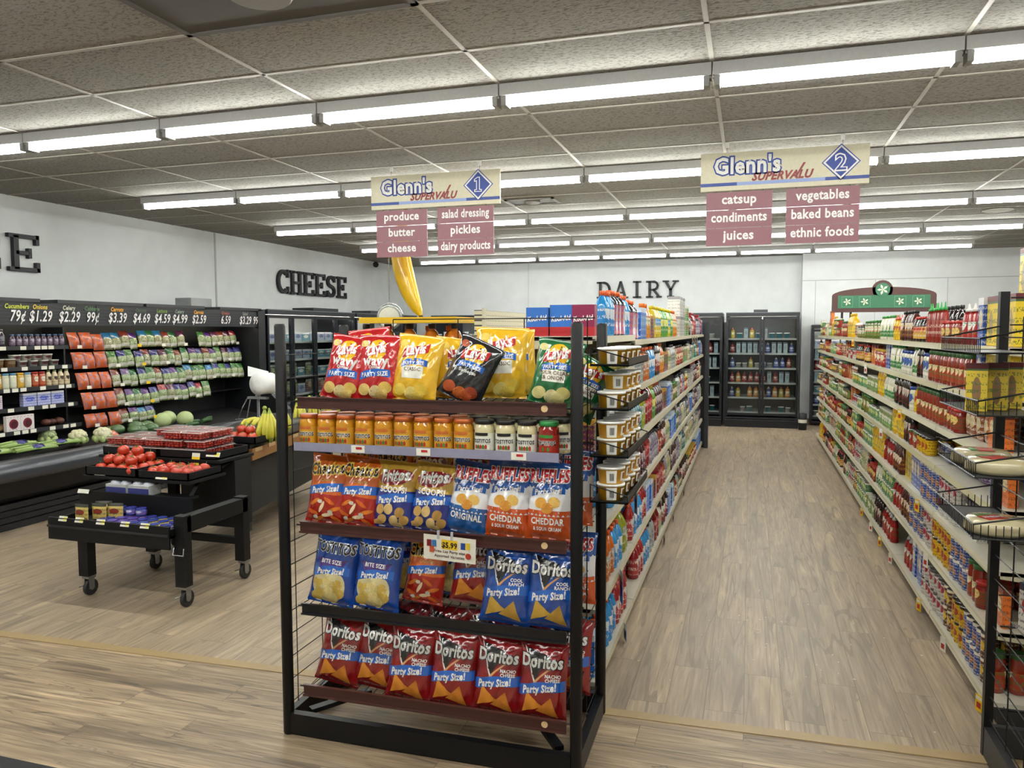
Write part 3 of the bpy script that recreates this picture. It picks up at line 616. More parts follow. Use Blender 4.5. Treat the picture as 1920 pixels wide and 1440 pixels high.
near1 = {
 0: [('blu', 1), ('go', 2), ('gb', 5), ('gr', 5), (None, .35), ('gr', 4), ('gb', 4), ('gc', 4), ('cran', 2), ('grnb', 2), ('soda', 4)],
 1: [(None, .35), ('go', 3), ('gb', 3), (None, .05), ('gy', 1), ('gr', 2), ('gb', 4), ('gr', 3), ('blu', 3), ('mul', 3), ('cran', 3)],
 2: [(None, .5), ('gb', 4), ('gk', 2), ('gp', 5), ('jam', 3), ('cran', 2), ('gp', 6), ('drr', 4), ('soda', 3)],
 3: [('mul', 1), (None, .4), ('gc', 6), ('gt', 6), ('gy', 2), ('cran', 3), ('grn', 2), ('jam', 4), ('mul', 3)],
 4: [(None, .1), ('oli', 5), (None, .3), ('oli', 3), ('gc', 8), ('go', 3), ('gb', 5), ('soda', 3), ('org', 3), ('mul', 3)],
 5: [(None, .35), ('gb', 3), ('gk', 3), ('gb', 2), ('gk', 3), ('blu', 3), ('org', 3), ('mul', 2), ('yel', 4), ('grn', 6), ('yel', 2), ('grn', 2), ('org', 4), ('ser', 6)],
}
pool1 = ['jam', 'cran', 'soda', 'grnb', 'gp', 'gc', 'drs', 'drr', 'pik', 'pep', 'oli', 'ser', 'gp', 'gc', 'gt', 'soda', 'drs', 'drr', 'jam', 'blu']
ys, ye = G1Y+.03, G1Y+1.22*7-.02
for k in range(6):
    z1, z2 = G1S[k], G1[k]; up_ = (G1S[k+1], G1[k+1]) if k < 5 else (2.3, 2.3)
    # the first section has its own shelf heights
    spl = G1Y+1.22
    nr = near1[k]; y = ys; a, b = [], []
    for key, n in nr:
        ln = n if key is None else SKU[key]['w']*n+.004*n
        (a if y+ln < spl+.02 else b).append((key, n)); y += ln
    if k != 4: fill(1, SH[k], G1X, ys, spl-.01, z1, up_[0]-z1-.04, a, ['oli'], Wd, 10+k, 1)
    else: fill(1, SH[k], G1X, ys, spl-.01, z1, .15, [(None, .2), ('oli', 6)], ['oli'], Wd, 10+k, 1)
    fill(1, SH[k], G1X, spl+.01, ye, z2, up_[1]-z2-.04, b, pool1, Wd+' rear', 20+k, 1)
near2 = {
 0: [(None, .05), ('pas', 1), ('bean', 1), ('blub', 4), ('beany', 3), ('bean', 2), ('whc', 4), ('whc', 3), (None, .08), ('boxb', 3), ('ket', 3), (None, .5), ('ket', 5), ('vin', 4), ('grnj', 6), ('vegc', 7)],
 1: [('boxo', 2), ('sal', 1), ('pas', 2), ('blub', 4), ('beany', 6), ('whc', 3), ('blub', 5), ('bbq', 4), ('ket', 4), ('vegc', 6), ('ran', 4)],
 2: [(None, .45), ('boxw', 2), (None, .1), ('whc', 5), ('blub', 6), ('boxb', 4), ('boxy', 2), ('bbq', 4), ('ket', 5), ('oil', 5), ('vegc', 7)],
 3: [('boxo', 1), ('boxb', 1), (None, .25), ('pprp', 1), ('ppk', 4), ('can' if 0 else 'beany', 4), ('tom', 3), ('jam' if 0 else 'vin', 3), ('oil', 5), ('grnj', 8), ('vegc', 6)],
 4: [(None, .1), ('boxo', 2), ('pac', 4), ('sal', 3), ('pas', 9), ('mus', 2), ('may', 1), ('vin', 8), ('ran', 6), ('oil', 3), ('grnj', 7), ('vegc', 6)],
 5: [('boxy', 3), ('boxb', 1), ('sal', 1), ('pas', 10), ('may', 2), ('vin', 2), ('ran', 2), ('may', 4), ('ran', 6), ('boxb', 3), ('pep', 5)],
 6: [('boxy', 3), ('boxb', 1), ('ket', 3), ('sal', 5), ('srir', 6), ('soy', 5), ('bbq', 6), ('mus', 4), ('ran', 8), ('pik', 8), ('oli', 7), ('pac', 4)],
}
pool2 = ['ran', 'pas', 'vegc', 'grnj', 'oli', 'pik', 'bbq', 'bean', 'tom', 'pac', 'corn', 'drs', 'pep', 'oil', 'vin', 'sal', 'soy', 'drr', 'mus', 'boxo', 'boxb', 'whc']
ys2, ye2 = G2Y+.03, G2Y+1.22*8-.02
for k in range(7):
    fill(2, ['bottom', 'second', 'third', 'fourth', 'fifth', 'sixth', 'top'][k], G2X, ys2, ye2, G2[k], (G2[k+1]-G2[k]-.03) if k < 6 else .5, near2[k], pool2, 'condiment gondola', 50+k, -1)
# a second, higher row of boxes standing at the near end of the top shelf
for j, (x, y) in enumerate(((1.3, 4.05), (1.3, 4.22), (1.32, 4.4))):
    put('boxy', (x, y, 1.721+.0), RD(-90), 'yellow dinner box, %s of the back row on the condiment top shelf' % ordn(j+1), 'back row of yellow boxes')
    put('boxy', (x, y, 1.961), RD(-90), 'raised yellow dinner box, %s of the upper layer above the condiment shelf' % ordn(j+1), 'upper layer of yellow boxes')
for j in range(7):
    put('vin', (1.3, 5.6+j*.12, 1.721+.0), RD(-90), 'black capped dark bottle, %s of the back row on the condiment top shelf' % ordn(j+1), 'back row of dark bottles')
# amber bottles on the produce side
for j in range(9):
    put('amb', (-1.44-j*.062 if 0 else -1.9+.052*j if 0 else -1.455-.063*j, 3.7+.0*j, 1.581), 0, 'amber bottle with black cap, %s from the pegboard behind red chip bags' % ordn(j+1), 'amber bottles above the chip rack') if j % 2 == 0 else None
for j in range(4):
    put('org', (-1.53-j*.118, 3.82, 1.581), 0, 'orange drink bottle, %s from the pegboard behind the amber bottles' % ordn(j+1), 'orange bottles above the chip rack')
ty = MB(); ty.box(-1.96, -1.42, 3.62, 3.9, 1.845, 1.875, M('e2b81c', .4)); tag(obj('bottle_tray', ty), 'flat yellow bottle carrier tray on top of amber bottles behind the chips', 'tray')
# fruit drink boxes at the near end
for j, (c, x, y, n) in enumerate((('2f6fc4', -1.0, 3.68, 'blue'), ('2f74cc', -.885, 3.7, 'blue'), ('8c1c4c', -.775, 3.7, 'crimson'))):
    kb = MB(); kb.box(-.055, .055, -.045, .045, 0, .14+(.012 if j else 0), M(c, .4)); kb.box(-.0555, .0555, -.0458, .0458, 0, .045, M('b8242c', .4))
    kb.text('Kool-Aid', 0, -.047, .075, .034, WTXT, .04, .2, None, .72, .1)
    kb.text('JAMMERS' if 0 else ' ', 0, -.047, .05, .02, WTXT)
    tag(obj('drink_pouch_box', kb, None, (x, y, 1.776), .05), '%s Kool-Aid drink box, %s' % (n, ('leftmost of three on the top shelf', 'middle of three on the top shelf', 'behind the right rack post on the top shelf')[j]), 'box')
# hanging coupons
CP = M('9ab4dc', .5)
def coupon(x, y, z, w, h, mat, label, rx=0.):
    m = MB(); m.box(-.001, .001, -w/2, w/2, -h, 0, mat); m.box(-.0016, .0016, -w*.4, w*.4, -h*.3, -h*.1, TAGW); m.box(-.0014, .0014, -w*.3, w*.3, -h*.8, -h*.45, M('3a5aa0', .5) if mat is CP else M('b82a28', .5))
    tag(obj('shelf_coupon', m, None, (x, y, z), (rx, 0, .35)), label, 'coupon', 'coupons hanging from the shelf rails')
coupon(-.665, 4.2, .46, .08, .18, CP, 'blue and white coupon hanging below the second drinks shelf near the rack')
coupon(-.665, 4.35, .1+.0, .07, .09, CP, 'blue and white coupon on the lowest drinks shelf near the rack')
coupon(-.665, 4.75, .83, .08, .17, CP, 'blue and white coupon hanging from the third drinks shelf beside the lime jug')
for j, (y, z) in enumerate(((3.99, .1), (4.7, .1), (5.35, .1), (6.4, .1), (6.9, .1), (7.4, .1), (8.0, .1), (5.2, .43), (5.5, .71), (7., .99), (6.2, 1.23), (8, 1.48), (9, 1.72))):
    coupon(G2X-.012, y, z-.01, .05, .08, TAGW if j % 2 else TAGY, 'small red and white price flag, %s along the condiment shelf rails' % ordn(j+1))
for j, (y, z) in enumerate(((6.5, .1), (7.3, .1), (8.5, .1), (6.2, .46), (7.8, .46), (6.9, .79), (8.3, .79), (7.4, 1.12), (8.8, 1.12), (9.5, 1.745), (9.9, 1.745), (10.3, 1.745))):
    coupon(G1X+.012, y, z-.01, .05, .09, TAGW, 'small white price flag, %s along the drinks shelf rails' % ordn(j+1))
# header sign at the far end of the condiment side
gs = thing('arched_header_sign', 'brown arched header sign with green panels above the far condiment shelves', 'sign', (0, 12.6, 0))
BRW = M('4c2c28', .5); GRN = M('2f6b4c', .5); f_ = MB()
arch = [(1.17, 2.07), (2.58, 2.07), (2.58, 2.32)]+[(1.875+.705*cos(RD(a)), 2.32+.12*sin(RD(a))) for a in range(10, 171, 10)]+[(1.17, 2.32)]
f_.prism(arch, -.03, .03, BRW); f_.lathe([(.14, -.04), (.14, .03)], BRW, 20, Matrix.Translation((1.86, 0, 2.4)) @ Matrix.Rotation(RD(90), 4, 'X'))
obj('sign_board', f_, gs)
g_ = MB(); g_.box(1.25, 2.5, -.036, -.03, 2.13, 2.32, GRN); g_.lathe([(.1, .0), (.1, .006)], GRN, 20, Matrix.Translation((1.86, -.041, 2.4)) @ Matrix.Rotation(RD(90), 4, 'X'))
for x, z, s in ((1.38, 2.225, .06), (1.62, 2.225, .06), (2.1, 2.225, .06), (2.34, 2.225, .06), (1.86, 2.4, .08)):
    y_ = -.0375 if s < .07 else -.049
    if s < .07:
        for q in ((-1, 0), (1, 0), (0, -1), (0, 1)):
            g_.box(x+q[0]*.075-(.001 if q[0] else .076), x+q[0]*.075+(.001 if q[0] else .076), y_, y_+.001, z+q[1]*.075-(.001 if q[1] else .076), z+q[1]*.075+(.001 if q[1] else .076), M('8ac0a0', .5))
    for k in range(5):
        a = RD(90+72*k+20); g_.add([(x, y_-.001, z), (x+cos(a-.35)*s*.6, y_-.001, z+sin(a-.35)*s*.6), (x+cos(a)*s, y_-.001, z+sin(a)*s), (x+cos(a+.35)*s*.6, y_-.001, z+sin(a+.35)*s*.6)], [(0, 1, 2, 3)], M('d8dcc0', .5))
obj('green_panel', g_, gs)
p_ = MB(); p_.box(1.3, 1.33, -.02, .02, 1.72, 2.08, BLACK); p_.box(1.42, 1.45, -.02, .02, 1.72, 2.08, BLACK); obj('support_post', p_, gs)

# ------------------------------------------------------------------ snack bags: inflated pouches with printed fronts
def shiny(c, r=.17): return M(c, r, 0, .8, bump=1., bscale=24, coat=.8)
def chipmat(c): return M(c, .5, bump=.5, bscale=160)
class Art:
    def __init__(s): s.items = []
    def poly(s, pts, mat, layer=1): s.items.append((list(pts), [tuple(range(len(pts)))], mat, layer)); return s
    def ell(s, cx, cz, rx, rz, mat, layer=1, rot=0., n=22):
        return s.poly([(cx+rx*cos(2*pi*k/n)*cos(rot)-rz*sin(2*pi*k/n)*sin(rot), cz+rx*cos(2*pi*k/n)*sin(rot)+rz*sin(2*pi*k/n)*cos(rot)) for k in range(n)], mat, layer)
    def txt(s, t, cx, cz, size, mat, layer=3, bold=.03, shear=0., ang=0., sx=1., sz=1.):
        vs, fs = text2d(t, bold, shear); ca, sa = cos(ang), sin(ang)
        s.items.append(([(cx+(p[0]*sx*ca-p[1]*sz*sa)*size, cz+(p[0]*sx*sa+p[1]*sz*ca)*size) for p in vs], fs, mat, layer)); return s
    def out(s, t, cx, cz, size, m1, m2, layer=3, bold=.03, grow=.05, **k):
        s.txt(t, cx, cz, size, m2, layer, bold+grow, **k); kk = dict(k)
        return s.txt(t, cx, cz, size, m1, layer+1, bold, **kk)
    def ribbon(s, z, mat, x0=-.11, x1=.11, hh=.022, sl=.16, bow=.012, layer=2):
        n = 10; top = [(x0+(x1-x0)*k/n, z+sl*(x0+(x1-x0)*k/n)+hh+bow*sin(pi*k/n)) for k in range(n+1)]
        return s.poly(top+[(p[0], p[1]-2*hh) for p in reversed(top)], mat, layer)
def bag_pt(x, z, w, h, D, seed, off, side=-1):
    u = max(-1, min(1, 2*x/w)); v = max(0, min(1, z/h))
    g = max(0., sin(pi*min(1, max(0, (v-.035)/.93))))**.5; e = max(0., 1-abs(u)**2.8)**.62
    wr = .0028*sin(u*9+v*6+seed)*sin(v*17+seed*1.7)+.002*sin(u*17-v*23+seed*3)+.0028*sin(u*21+seed)*(max(0, v-.72)+max(0, .2-v))*3.
    y = side*(D*g*e+wr*min(1, g*2)*(e**.5)+(.0016*sin(u*60) if g == 0 else 0)+off+.0004)
    return (x*(1-.085*g), y, z-.004*g*e)
def bag_mesh(name, w, h, D, zones, art, seed=1):
    m = MB(); nu, nv = 22, 34
    for side in (-1, 1):
        vs, idx = [], {}
        for j in range(nv+1):
            for i in range(nu+1): vs.append(bag_pt(-w/2+w*i/nu, h*j/nv, w, h, D*(1 if side < 0 else .75), seed, 0, side))
        for (v0, v1, mat) in zones:
            fs = []
            for j in range(nv):
                if v0 <= (j+.5)/nv < v1:
                    for i in range(nu):
                        a = j*(nu+1)+i; q = (a, a+1, a+nu+2, a+nu+1); fs.append(q if side < 0 else q[::-1])
            m.add(vs, fs, mat, True)
    for pts, fs, mat, layer in art.items:
        bm = bmesh.new(); bv = [bm.verts.new((p[0], p[1], 0)) for p in pts]
        for f in fs:
            try: bm.faces.new([bv[i] for i in f])
            except ValueError: pass
        x0 = min(p[0] for p in pts); x1 = max(p[0] for p in pts); z0 = min(p[1] for p in pts); z1 = max(p[1] for p in pts)
        st = .0115
        for ax, lo, hi in ((0, x0, x1), (1, z0, z1)):
            k = math.floor(lo/st)+1
            while k*st < hi:
                co = (k*st, 0, 0) if ax == 0 else (0, k*st, 0); no = (1, 0, 0) if ax == 0 else (0, 1, 0)
                bmesh.ops.bisect_plane(bm, geom=bm.verts[:]+bm.edges[:]+bm.faces[:], plane_co=co, plane_no=no); k += 1
        lim = w/2*.985
        bm.verts.index_update()
        vv = [bag_pt(max(-lim, min(lim, v.co.x)), max(.006, min(h-.006, v.co.y)), w, h, D, seed, .0007+.00042*layer) for v in bm.verts]
        ff = []
        for f in bm.faces:
            c = f.calc_center_median()
            if abs(c.x) > lim or c.y < .006 or c.y > h-.006: continue
            ids = [v.index for v in f.verts]
            ff.append(tuple(ids if f.normal.z > 0 else ids[::-1]))
        bm.free(); m.add(vv, ff, mat, True)
    return m.mesh(name)
K_ = shiny('121214'); WT = shiny('f0eeea'); RB = shiny('1d62c0'); PT = 'Party Size!'
def chips(a, spots, mats, layer=2, kind='round', s=.03):
    for i, (x, z, r) in enumerate(spots):
        m_ = mats[i % len(mats)]
        if kind == 'round': a.ell(x, z, s, s*.82, m_, layer+.3*i, r)
        elif kind == 'tri': a.poly([(x+s*1.25*cos(r+RD(q)), z+s*1.25*sin(r+RD(q))) for q in (90, 205, 335)], m_, layer+.3*i)
        else: a.ell(x, z, s*1.2, s*.34, m_, layer+.3*i, r)
def d_doritos(base, dark, flav):
    a = Art(); w, h = .225, .33
    a.poly([(-.075, .3), (.03, .275), (-.03, .165)], K_, 1); a.poly([(-.082, .305), (-.076, .299), (-.028, .172), (-.03, .158)], WT, 1.5)
    a.poly([(-.033, .17), (.0, .2), (.06, .245), (.063, .24), (.0, .19), (-.03, .158)], shiny('d89a60'), 1.6)
    a.out('Doritos', .0, .228, .066, WT, K_, 3, .035, .05, sx=.86, sz=1.05)
    for i, t in enumerate(flav): a.txt(t, .055, .19-.017*i, .019, WT, 3, .03, sx=1.0)
    a.ribbon(.137, RB); a.txt(PT, -.005, .127, .043, WT, 4, .04, shear=.2, ang=.16, sx=.82)
    chips(a, [(-.045, .07, .35), (.035, .055, -.25)], [chipmat('d9892c' if base != '16489c' else 'c8a040'), chipmat('c97a26' if base != '16489c' else 'b88f38')], 2, 'tri', .045)
    return bag_mesh('chip_bag', w, h, .048, [(0, .04, shiny(dark)), (.04, .96, shiny(base)), (.96, 1.01, shiny(dark))], a, 3)
def d_tostitos():
    a = Art(); B = shiny('14449c')
    a.poly([(-.085, .225)]+[(-.08+.16*k/8, .215+.0*k) for k in range(9)]+[(.085, .225), (.05, .165), (0, .155), (-.05, .165)], shiny('4a2a78'), 1)
    a.out('TOSTITOS', 0, .243, .054, K_, WT, 3, .04, .035, sx=.82, sz=1.15)
    a.txt('BITE SIZE', 0, .195, .025, WT, 3, .02, sx=1.)
    a.ell(-.005, .095, .088, .082, shiny('d8cc9a'), 1.2)
    a.ribbon(.155, RB, -.09, .095, .019, .1); a.txt(PT, 0, .148, .037, WT, 4, .04, shear=.2, ang=.1, sx=.85)
    chips(a, [(-.06, .1, 0), (-.01, .11, 1), (.04, .1, .5), (-.05, .055, .3), (.0, .06, .8), (.05, .062, .2), (-.065, .035, 0), (.02, .035, 1)], [chipmat('d4b558'), chipmat('e0cd88'), chipmat('c9a850')], 1.4, 'round', .03)
    return bag_mesh('chip_bag', .235, .345, .05, [(0, 1.01, B)], a, 5)
def d_cheetos():
    a = Art(); O = shiny('d8661a'); R_ = shiny('b01c12')
    a.out('Cheetos', -.005, .232, .06, K_, shiny('f0c448'), 3, .03, .1, ang=.12, sx=.82, sz=1.15); a.txt('Crunchy', .01, .2, .02, shiny('e8c060'), 3, .02, ang=.1)
    a.ribbon(.157, RB, hh=.019); a.txt(PT, 0, .149, .038, WT, 4, .04, shear=.2, ang=.16, sx=.85)
    chips(a, [(-.05, .1, .6), (.03, .11, -.5), (-.01, .08, 1.1), (.06, .075, .3), (-.06, .05, -.3), (.02, .045, .2), (-.03, .02, .5), (.06, .03, -.4)], [chipmat('e07a20'), chipmat('d86418'), chipmat('f0d8b0')], 2, 'puff', .026)
    for x, z in ((-.02, .105), (.035, .06), (-.045, .028)): a.ell(x, z, .012, .009, shiny('e8e0d0'), 5)
    return bag_mesh('chip_bag', .21, .315, .047, [(0, .44, R_), (.44, 1.01, O)], a, 7)
def d_fritos():
    a = Art(); Y_ = shiny('c8a03c'); N_ = shiny('1c2c80')
    a.ell(0, .232, .088, .034, shiny('9a1c1c'), 1.2, .15); a.out('Fritos', 0, .217, .066, WT, K_, 3, .04, .025, ang=.14, sx=.85, sz=1.05, shear=.15)
    a.txt('SCOOPS!', .0, .166, .036, WT, 3, .04, sx=.9, ang=.03)
    a.ribbon(.13, RB, hh=.019); a.txt(PT, 0, .122, .039, WT, 4, .04, shear=.2, ang=.16, sx=.85)
    chips(a, [(-.06, .085, .9), (-.015, .09, 1.2), (.04, .08, .8), (-.05, .04, .7), (.01, .04, 1.), (.06, .045, .6), (-.075, .015, .4), (.03, .012, .2)], [chipmat('cfa55c'), chipmat('dcbc7c'), chipmat('b88e48')], 2, 'round', .026)
    a.poly([(-.1, .185), (-.05, .2), (0, .185), (.05, .2), (.1, .185), (.1, .175), (0, .178), (-.1, .175)], Y_, .9)
    return bag_mesh('chip_bag', .205, .3, .046, [(0, .6, N_), (.6, 1.01, Y_)], a, 9)
def d_ruffles(bot, lines):
    a = Art(); BL = shiny('1c4f9c'); WH = shiny('e8e8ea')
    for zz, mm, s_ in ((.215, WH, 1), (.105, shiny(bot), -1)):
        p = [(-.1+.01*k, zz+.006*((k % 2)*2-1)) for k in range(21)]
        a.poly(p+[(.1, zz-s_*.02), (-.1, zz-s_*.02)], mm, .8)
    a.out('RUFFLES', 0, .24, .052, shiny('c01c24'), WT, 3, .045, .05, ang=.03, sx=.86, sz=1.3)
    a.ribbon(.2, RB, -.075, .075, .015, .1); a.txt(PT, 0, .193, .03, WT, 4, .04, shear=.2, ang=.1, sx=.9)
    chips(a, [(-.03, .155, .2), (.03, .16, -.3), (.0, .135, .1)], [chipmat('dca040'), chipmat('e4b860'), chipmat('d08c30')], 2, 'round', .027)
    for i, (t, s_) in enumerate(lines): a.txt(t, 0, .068-.026*i, s_, WT, 3, .03, sx=.88, sz=1.1)
    return bag_mesh('chip_bag', .2, .315, .048, [(0, .33, shiny(bot)), (.33, .68, WH), (.68, 1.01, BL)], a, 11)
def d_lays(base, w, h, mid, low, chipc, panel=False, dark=False):
    a = Art(); cz = h*.76
    a.ell(0, cz, .047, .047, shiny('efb81c'), 1); a.ribbon(cz, shiny('b81c20'), -.062, .058, .019, .28, .0, 1.4)
    a.out("Lay's", 0, cz-.015, .056, WT, K_ if dark else shiny('9a1418'), 3, .03, .02, ang=.2, sx=.82, sz=1.1, shear=.1)
    if mid == 'wavy':
        a.txt('wavy', 0, h*.53, .062, WT, 3, .03, sx=.95); a.txt('Original', 0, h*.48, .018, WT, 3)
        a.ribbon(h*.38, RB, -.08, .075, .016, .1); a.txt('PARTY SIZE', 0, h*.365, .026, WT, 4, .03, sx=.95, ang=.08)
    else:
        a.ribbon(h*.56, RB, -.06, .065, .013, .1); a.txt('PARTY SIZE', 0, h*.548, .021, WT, 4, .03, sx=.95, ang=.08)
        if panel: a.poly([(-.05, h*.52), (.05, h*.54), (.05, h*.36), (-.05, h*.34)], shiny('efece0'), 1.2)
        for i, t in enumerate(low): a.txt(t, 0, h*.46-.02*i, .021, shiny('6a4a2a') if panel else WT, 3, .02, ang=.06)
    chips(a, [(-.055, h*.16, .3), (.0, h*.13, .8), (.05, h*.2, .1), (.03, h*.1, .4)], [chipmat(c) for c in chipc], 2, 'round', .031)
    a.ell(-.07, h*.86, .02, .015, chipmat(chipc[0]), 1)
    return bag_mesh('chip_bag', w, h, .045, [(0, 1.01, shiny(base))], a, 13)
D_ = dict(nacho=d_doritos('8c1014', '6a0c10', ('NACHO', 'CHEESE')), ranch=d_doritos('16489c', '10387c', ('COOL', 'RANCH')), tost=d_tostitos(), chee=d_cheetos(), frit=d_fritos(),
          rori=d_ruffles('1c5a9c', (('ORIGINAL', .036),)), rche=d_ruffles('c8501c', (('CHEDDAR', .034), ('& SOUR CREAM', .019))),
          wavy=d_lays('b81c20', .205, .285, 'wavy', (), ('e0c070', 'ead49a', 'd8b458')),
          clas=d_lays('e6b422', .215, .285, '', ('CLASSIC',), ('e8c850', 'f0dc80', 'dcb83c'), True),
          bbq=d_lays('1c1c20', .205, .27, '', ('Barbecue',), ('a8481c', 'c8682c', '8c3414'), False, True),
          sour=d_lays('1f6a3c', .2, .265, '', ('SOUR CREAM', '& ONION'), ('d8cc88', 'e6dca4', 'c8bc70'), True))
RKX, RKY, RKR = -1.955, 2.9, .012
RKT = Matrix.Translation((RKX, RKY, 0)) @ Matrix.Rotation(RKR, 4, 'Z')
def bag(kind, x, z, label, roll=0, lean=10, yaw=0, dy=.0, s=1., sx=1.):
    # the rack's shelves slope to the front: bags stand on the wires and lean back
    y = RKY+RKR*(x-RKX)+.075+dy
    o = bpy.data.objects.new('chip_bag', D_[kind]); C.objects.link(o)
    o.rotation_mode = 'XYZ'
    o.matrix_world = Matrix.Translation((x, y, z)) @ Matrix.Rotation(RD(yaw)+RKR, 4, 'Z') @ Matrix.Rotation(RD(roll), 4, 'Y') @ Matrix.Rotation(RD(-lean), 4, 'X') @ Matrix.Diagonal((s*sx, s, s, 1))
    return tag(o, label, 'bag', 'snack bags on the black wire rack')
Z1, Z3, Z4, Z5 = 1.505, .95, .583, .21
bag('wavy', -1.71, Z1, 'red Lay\'s wavy chip bag tilting right, leftmost on the top rack shelf', 9, 12)
bag('wavy', -1.535, Z1, 'red Lay\'s wavy chip bag upright between another red bag and the yellow classic', 1, 10)
bag('wavy', -1.63, Z1+.02, 'red wavy chip bag behind the two front red bags, only its top showing', -6, 8, 0, .14, 1.03)
bag('clas', -1.365, Z1, 'yellow Lay\'s Classic chip bag facing front on the top rack shelf', 6, 10, -6, -.01, 1., 1.05)
bag('clas', -1.22, Z1+.005, 'yellow chip bag turned sideways behind the Classic bag', 8, 8, 40, .1, .93)
bag('bbq', -1.165, Z1+.01, 'black Lay\'s barbecue chip bag leaning far to the right', 24, 10, 0, .0)
bag('clas', -1.02, Z1+.01, 'yellow chip bag standing behind the black barbecue bag', 2, 8, 14, .13, 1.07)
bag('clas', -.985, Z1+.01, 'yellow chip bag, rearmost on the right behind the barbecue bag', -3, 6, 30, .25, 1.02)
bag('sour', -.765, Z1, 'green Lay\'s sour cream and onion chip bag by the right post', 9, 10)
bag('sour', -.735, Z1-.06, 'green chip bag behind the right post, lower corner showing', 30, 10, 20, .22)
for i, (k, x, r) in enumerate((('chee', -1.795, 4), ('chee', -1.648, 8), ('frit', -1.468, 4), ('frit', -1.297, 6), ('rori', -1.135, 8), ('rche', -.955, 3), ('rche', -.775, 1))):
    nm = dict(chee='orange and red Cheetos', frit='gold and navy Fritos Scoops', rori='blue Ruffles Original', rche='blue, white and orange Ruffles Cheddar')[k]
    bag(k, x, Z3, '%s bag, %s from left, front middle rack row' % (nm, ordn(i+1)), r, 9, 0, .0, .97 if k != 'rche' else 1.0)
for i, (k, x) in enumerate((('chee', -1.72), ('chee', -1.56), ('frit', -1.37), ('frit', -1.19), ('rori', -1.02), ('rori', -.84), ('rche', -.72))):
    nm = dict(chee='orange Cheetos', frit='gold Fritos', rori='blue Ruffles', rche='orange bottomed Ruffles')[k]
    bag(k, x, Z3+.035, '%s bag, %s from left, rear middle rack row' % (nm, ordn(i+1)), 3, 6, (i*7) % 12-5, .15, 1.0)
for i, (k, x, z, r, dy, lb) in enumerate((
 ('tost', -1.78, 0, 6, 0, 'blue Tostitos Bite Size bag at the left end of the fourth shelf'), ('tost', -1.56, 0, 4, 0, 'blue Tostitos Bite Size bag beside the leftmost Tostitos bag'),
 ('chee', -1.37, .02, 6, .08, 'orange and red Cheetos bag behind the price sign on the fourth shelf'), ('nacho', -1.14, .03, 3, .1, 'red Doritos bag partly behind the price sign, fourth shelf'),
 ('ranch', -.965, 0, 3, 0, 'blue Doritos Cool Ranch bag, left of the pair by the right post'), ('ranch', -.768, 0, 2, 0, 'blue Doritos Cool Ranch bag next to the right post'),
 ('tost', -1.66, .03, 0, .16, 'blue chip bag behind the two Tostitos bags'), ('tost', -1.44, .03, -2, .18, 'blue chip bag behind the Tostitos and Cheetos bags'), ('tost', -1.27, .035, 2, .17, 'blue chip bag in the gap between Cheetos and red Doritos'),
 ('rche', -.72, .03, 0, .24, 'orange bottomed chip bag beside the right rear post, fourth shelf'), ('ranch', -.88, .03, 0, .16, 'blue chip bag behind the two Cool Ranch bags'))):
    bag(k, x, Z4+z, lb, r, 9, 0, dy, .98 if k != 'chee' else .93)
for i, (x, r, dy) in enumerate(((-1.77, 8, 0.02), (-1.585, 7, .03), (-1.408, 4, 0), (-1.206, 3, 0), (-1.004, 3, 0), (-.805, 1, 0))):
    bag('nacho', x, Z5-.02*(i > 1), 'red Doritos Nacho Cheese bag, %s from left in the front bottom row' % ordn(i+1), r, 9, 0, dy, .98)
for i, x in enumerate((-1.67, -1.48, -1.3, -1.1, -.9, -.74)):
    bag('nacho', x, Z5+.03, 'red chip bag, %s from left in the rear of the bottom rack row' % ordn(i+1), 2, 6, (i*9) % 14-6, .17, .98)
# ------------------------------------------------------------------ the rack itself
rk = thing('wire_display_rack', 'black wire display rack full of chip bags and dip jars in the foreground', 'rack', (RKX, RKY, 0), RKR)
LX, LY = 1.315, .56
for x, y in ((0, 0), (LX, 0), (0, LY), (LX, LY)):
    p = MB(); p.lathe([(.022, 0), (.025, .01), (.025, 1.825), (.02, 1.835)], BLACKM, 8, None, x, y); obj('post', p, rk)
for nm, (a, b, c, d) in (('base_beam', (0.02, LX-.02, -.018, .018)), ('base_beam', (.02, LX-.02, LY-.018, LY+.018)), ('base_beam', (-.018, .018, .02, LY-.02)), ('base_beam', (LX-.018, LX+.018, .02, LY-.02))):
    obj(nm, MB().box(a, b, c, d, .005, .1, BLACKM), rk)
def wire_panel(name, pts_h, pts_v):
    m = MB()
    for a, b in pts_h+pts_v: m.tube([a, b], .0026, BLACKM, 4)
    obj(name, m, rk)
zs_ = [.14+.104*k for k in range(16)]
for x in (0.012, LX-.012):
    wire_panel('side_grid', [((x, .02, z), (x, LY-.02, z)) for z in zs_], [((x, y, .12), (x, y, 1.72)) for y in (.06, .28, .5)])
zb_ = [.2+.12*k for k in range(14)]+[1.86]
wire_panel('back_grid', [((.03 if z < 1.8 else .28, LY-.012, z), (LX-.03, LY-.012, z)) for z in zb_], [((x, LY-.012, .15), (x, LY-.012, 1.86)) for x in (.28, .62, .95, 1.25)])
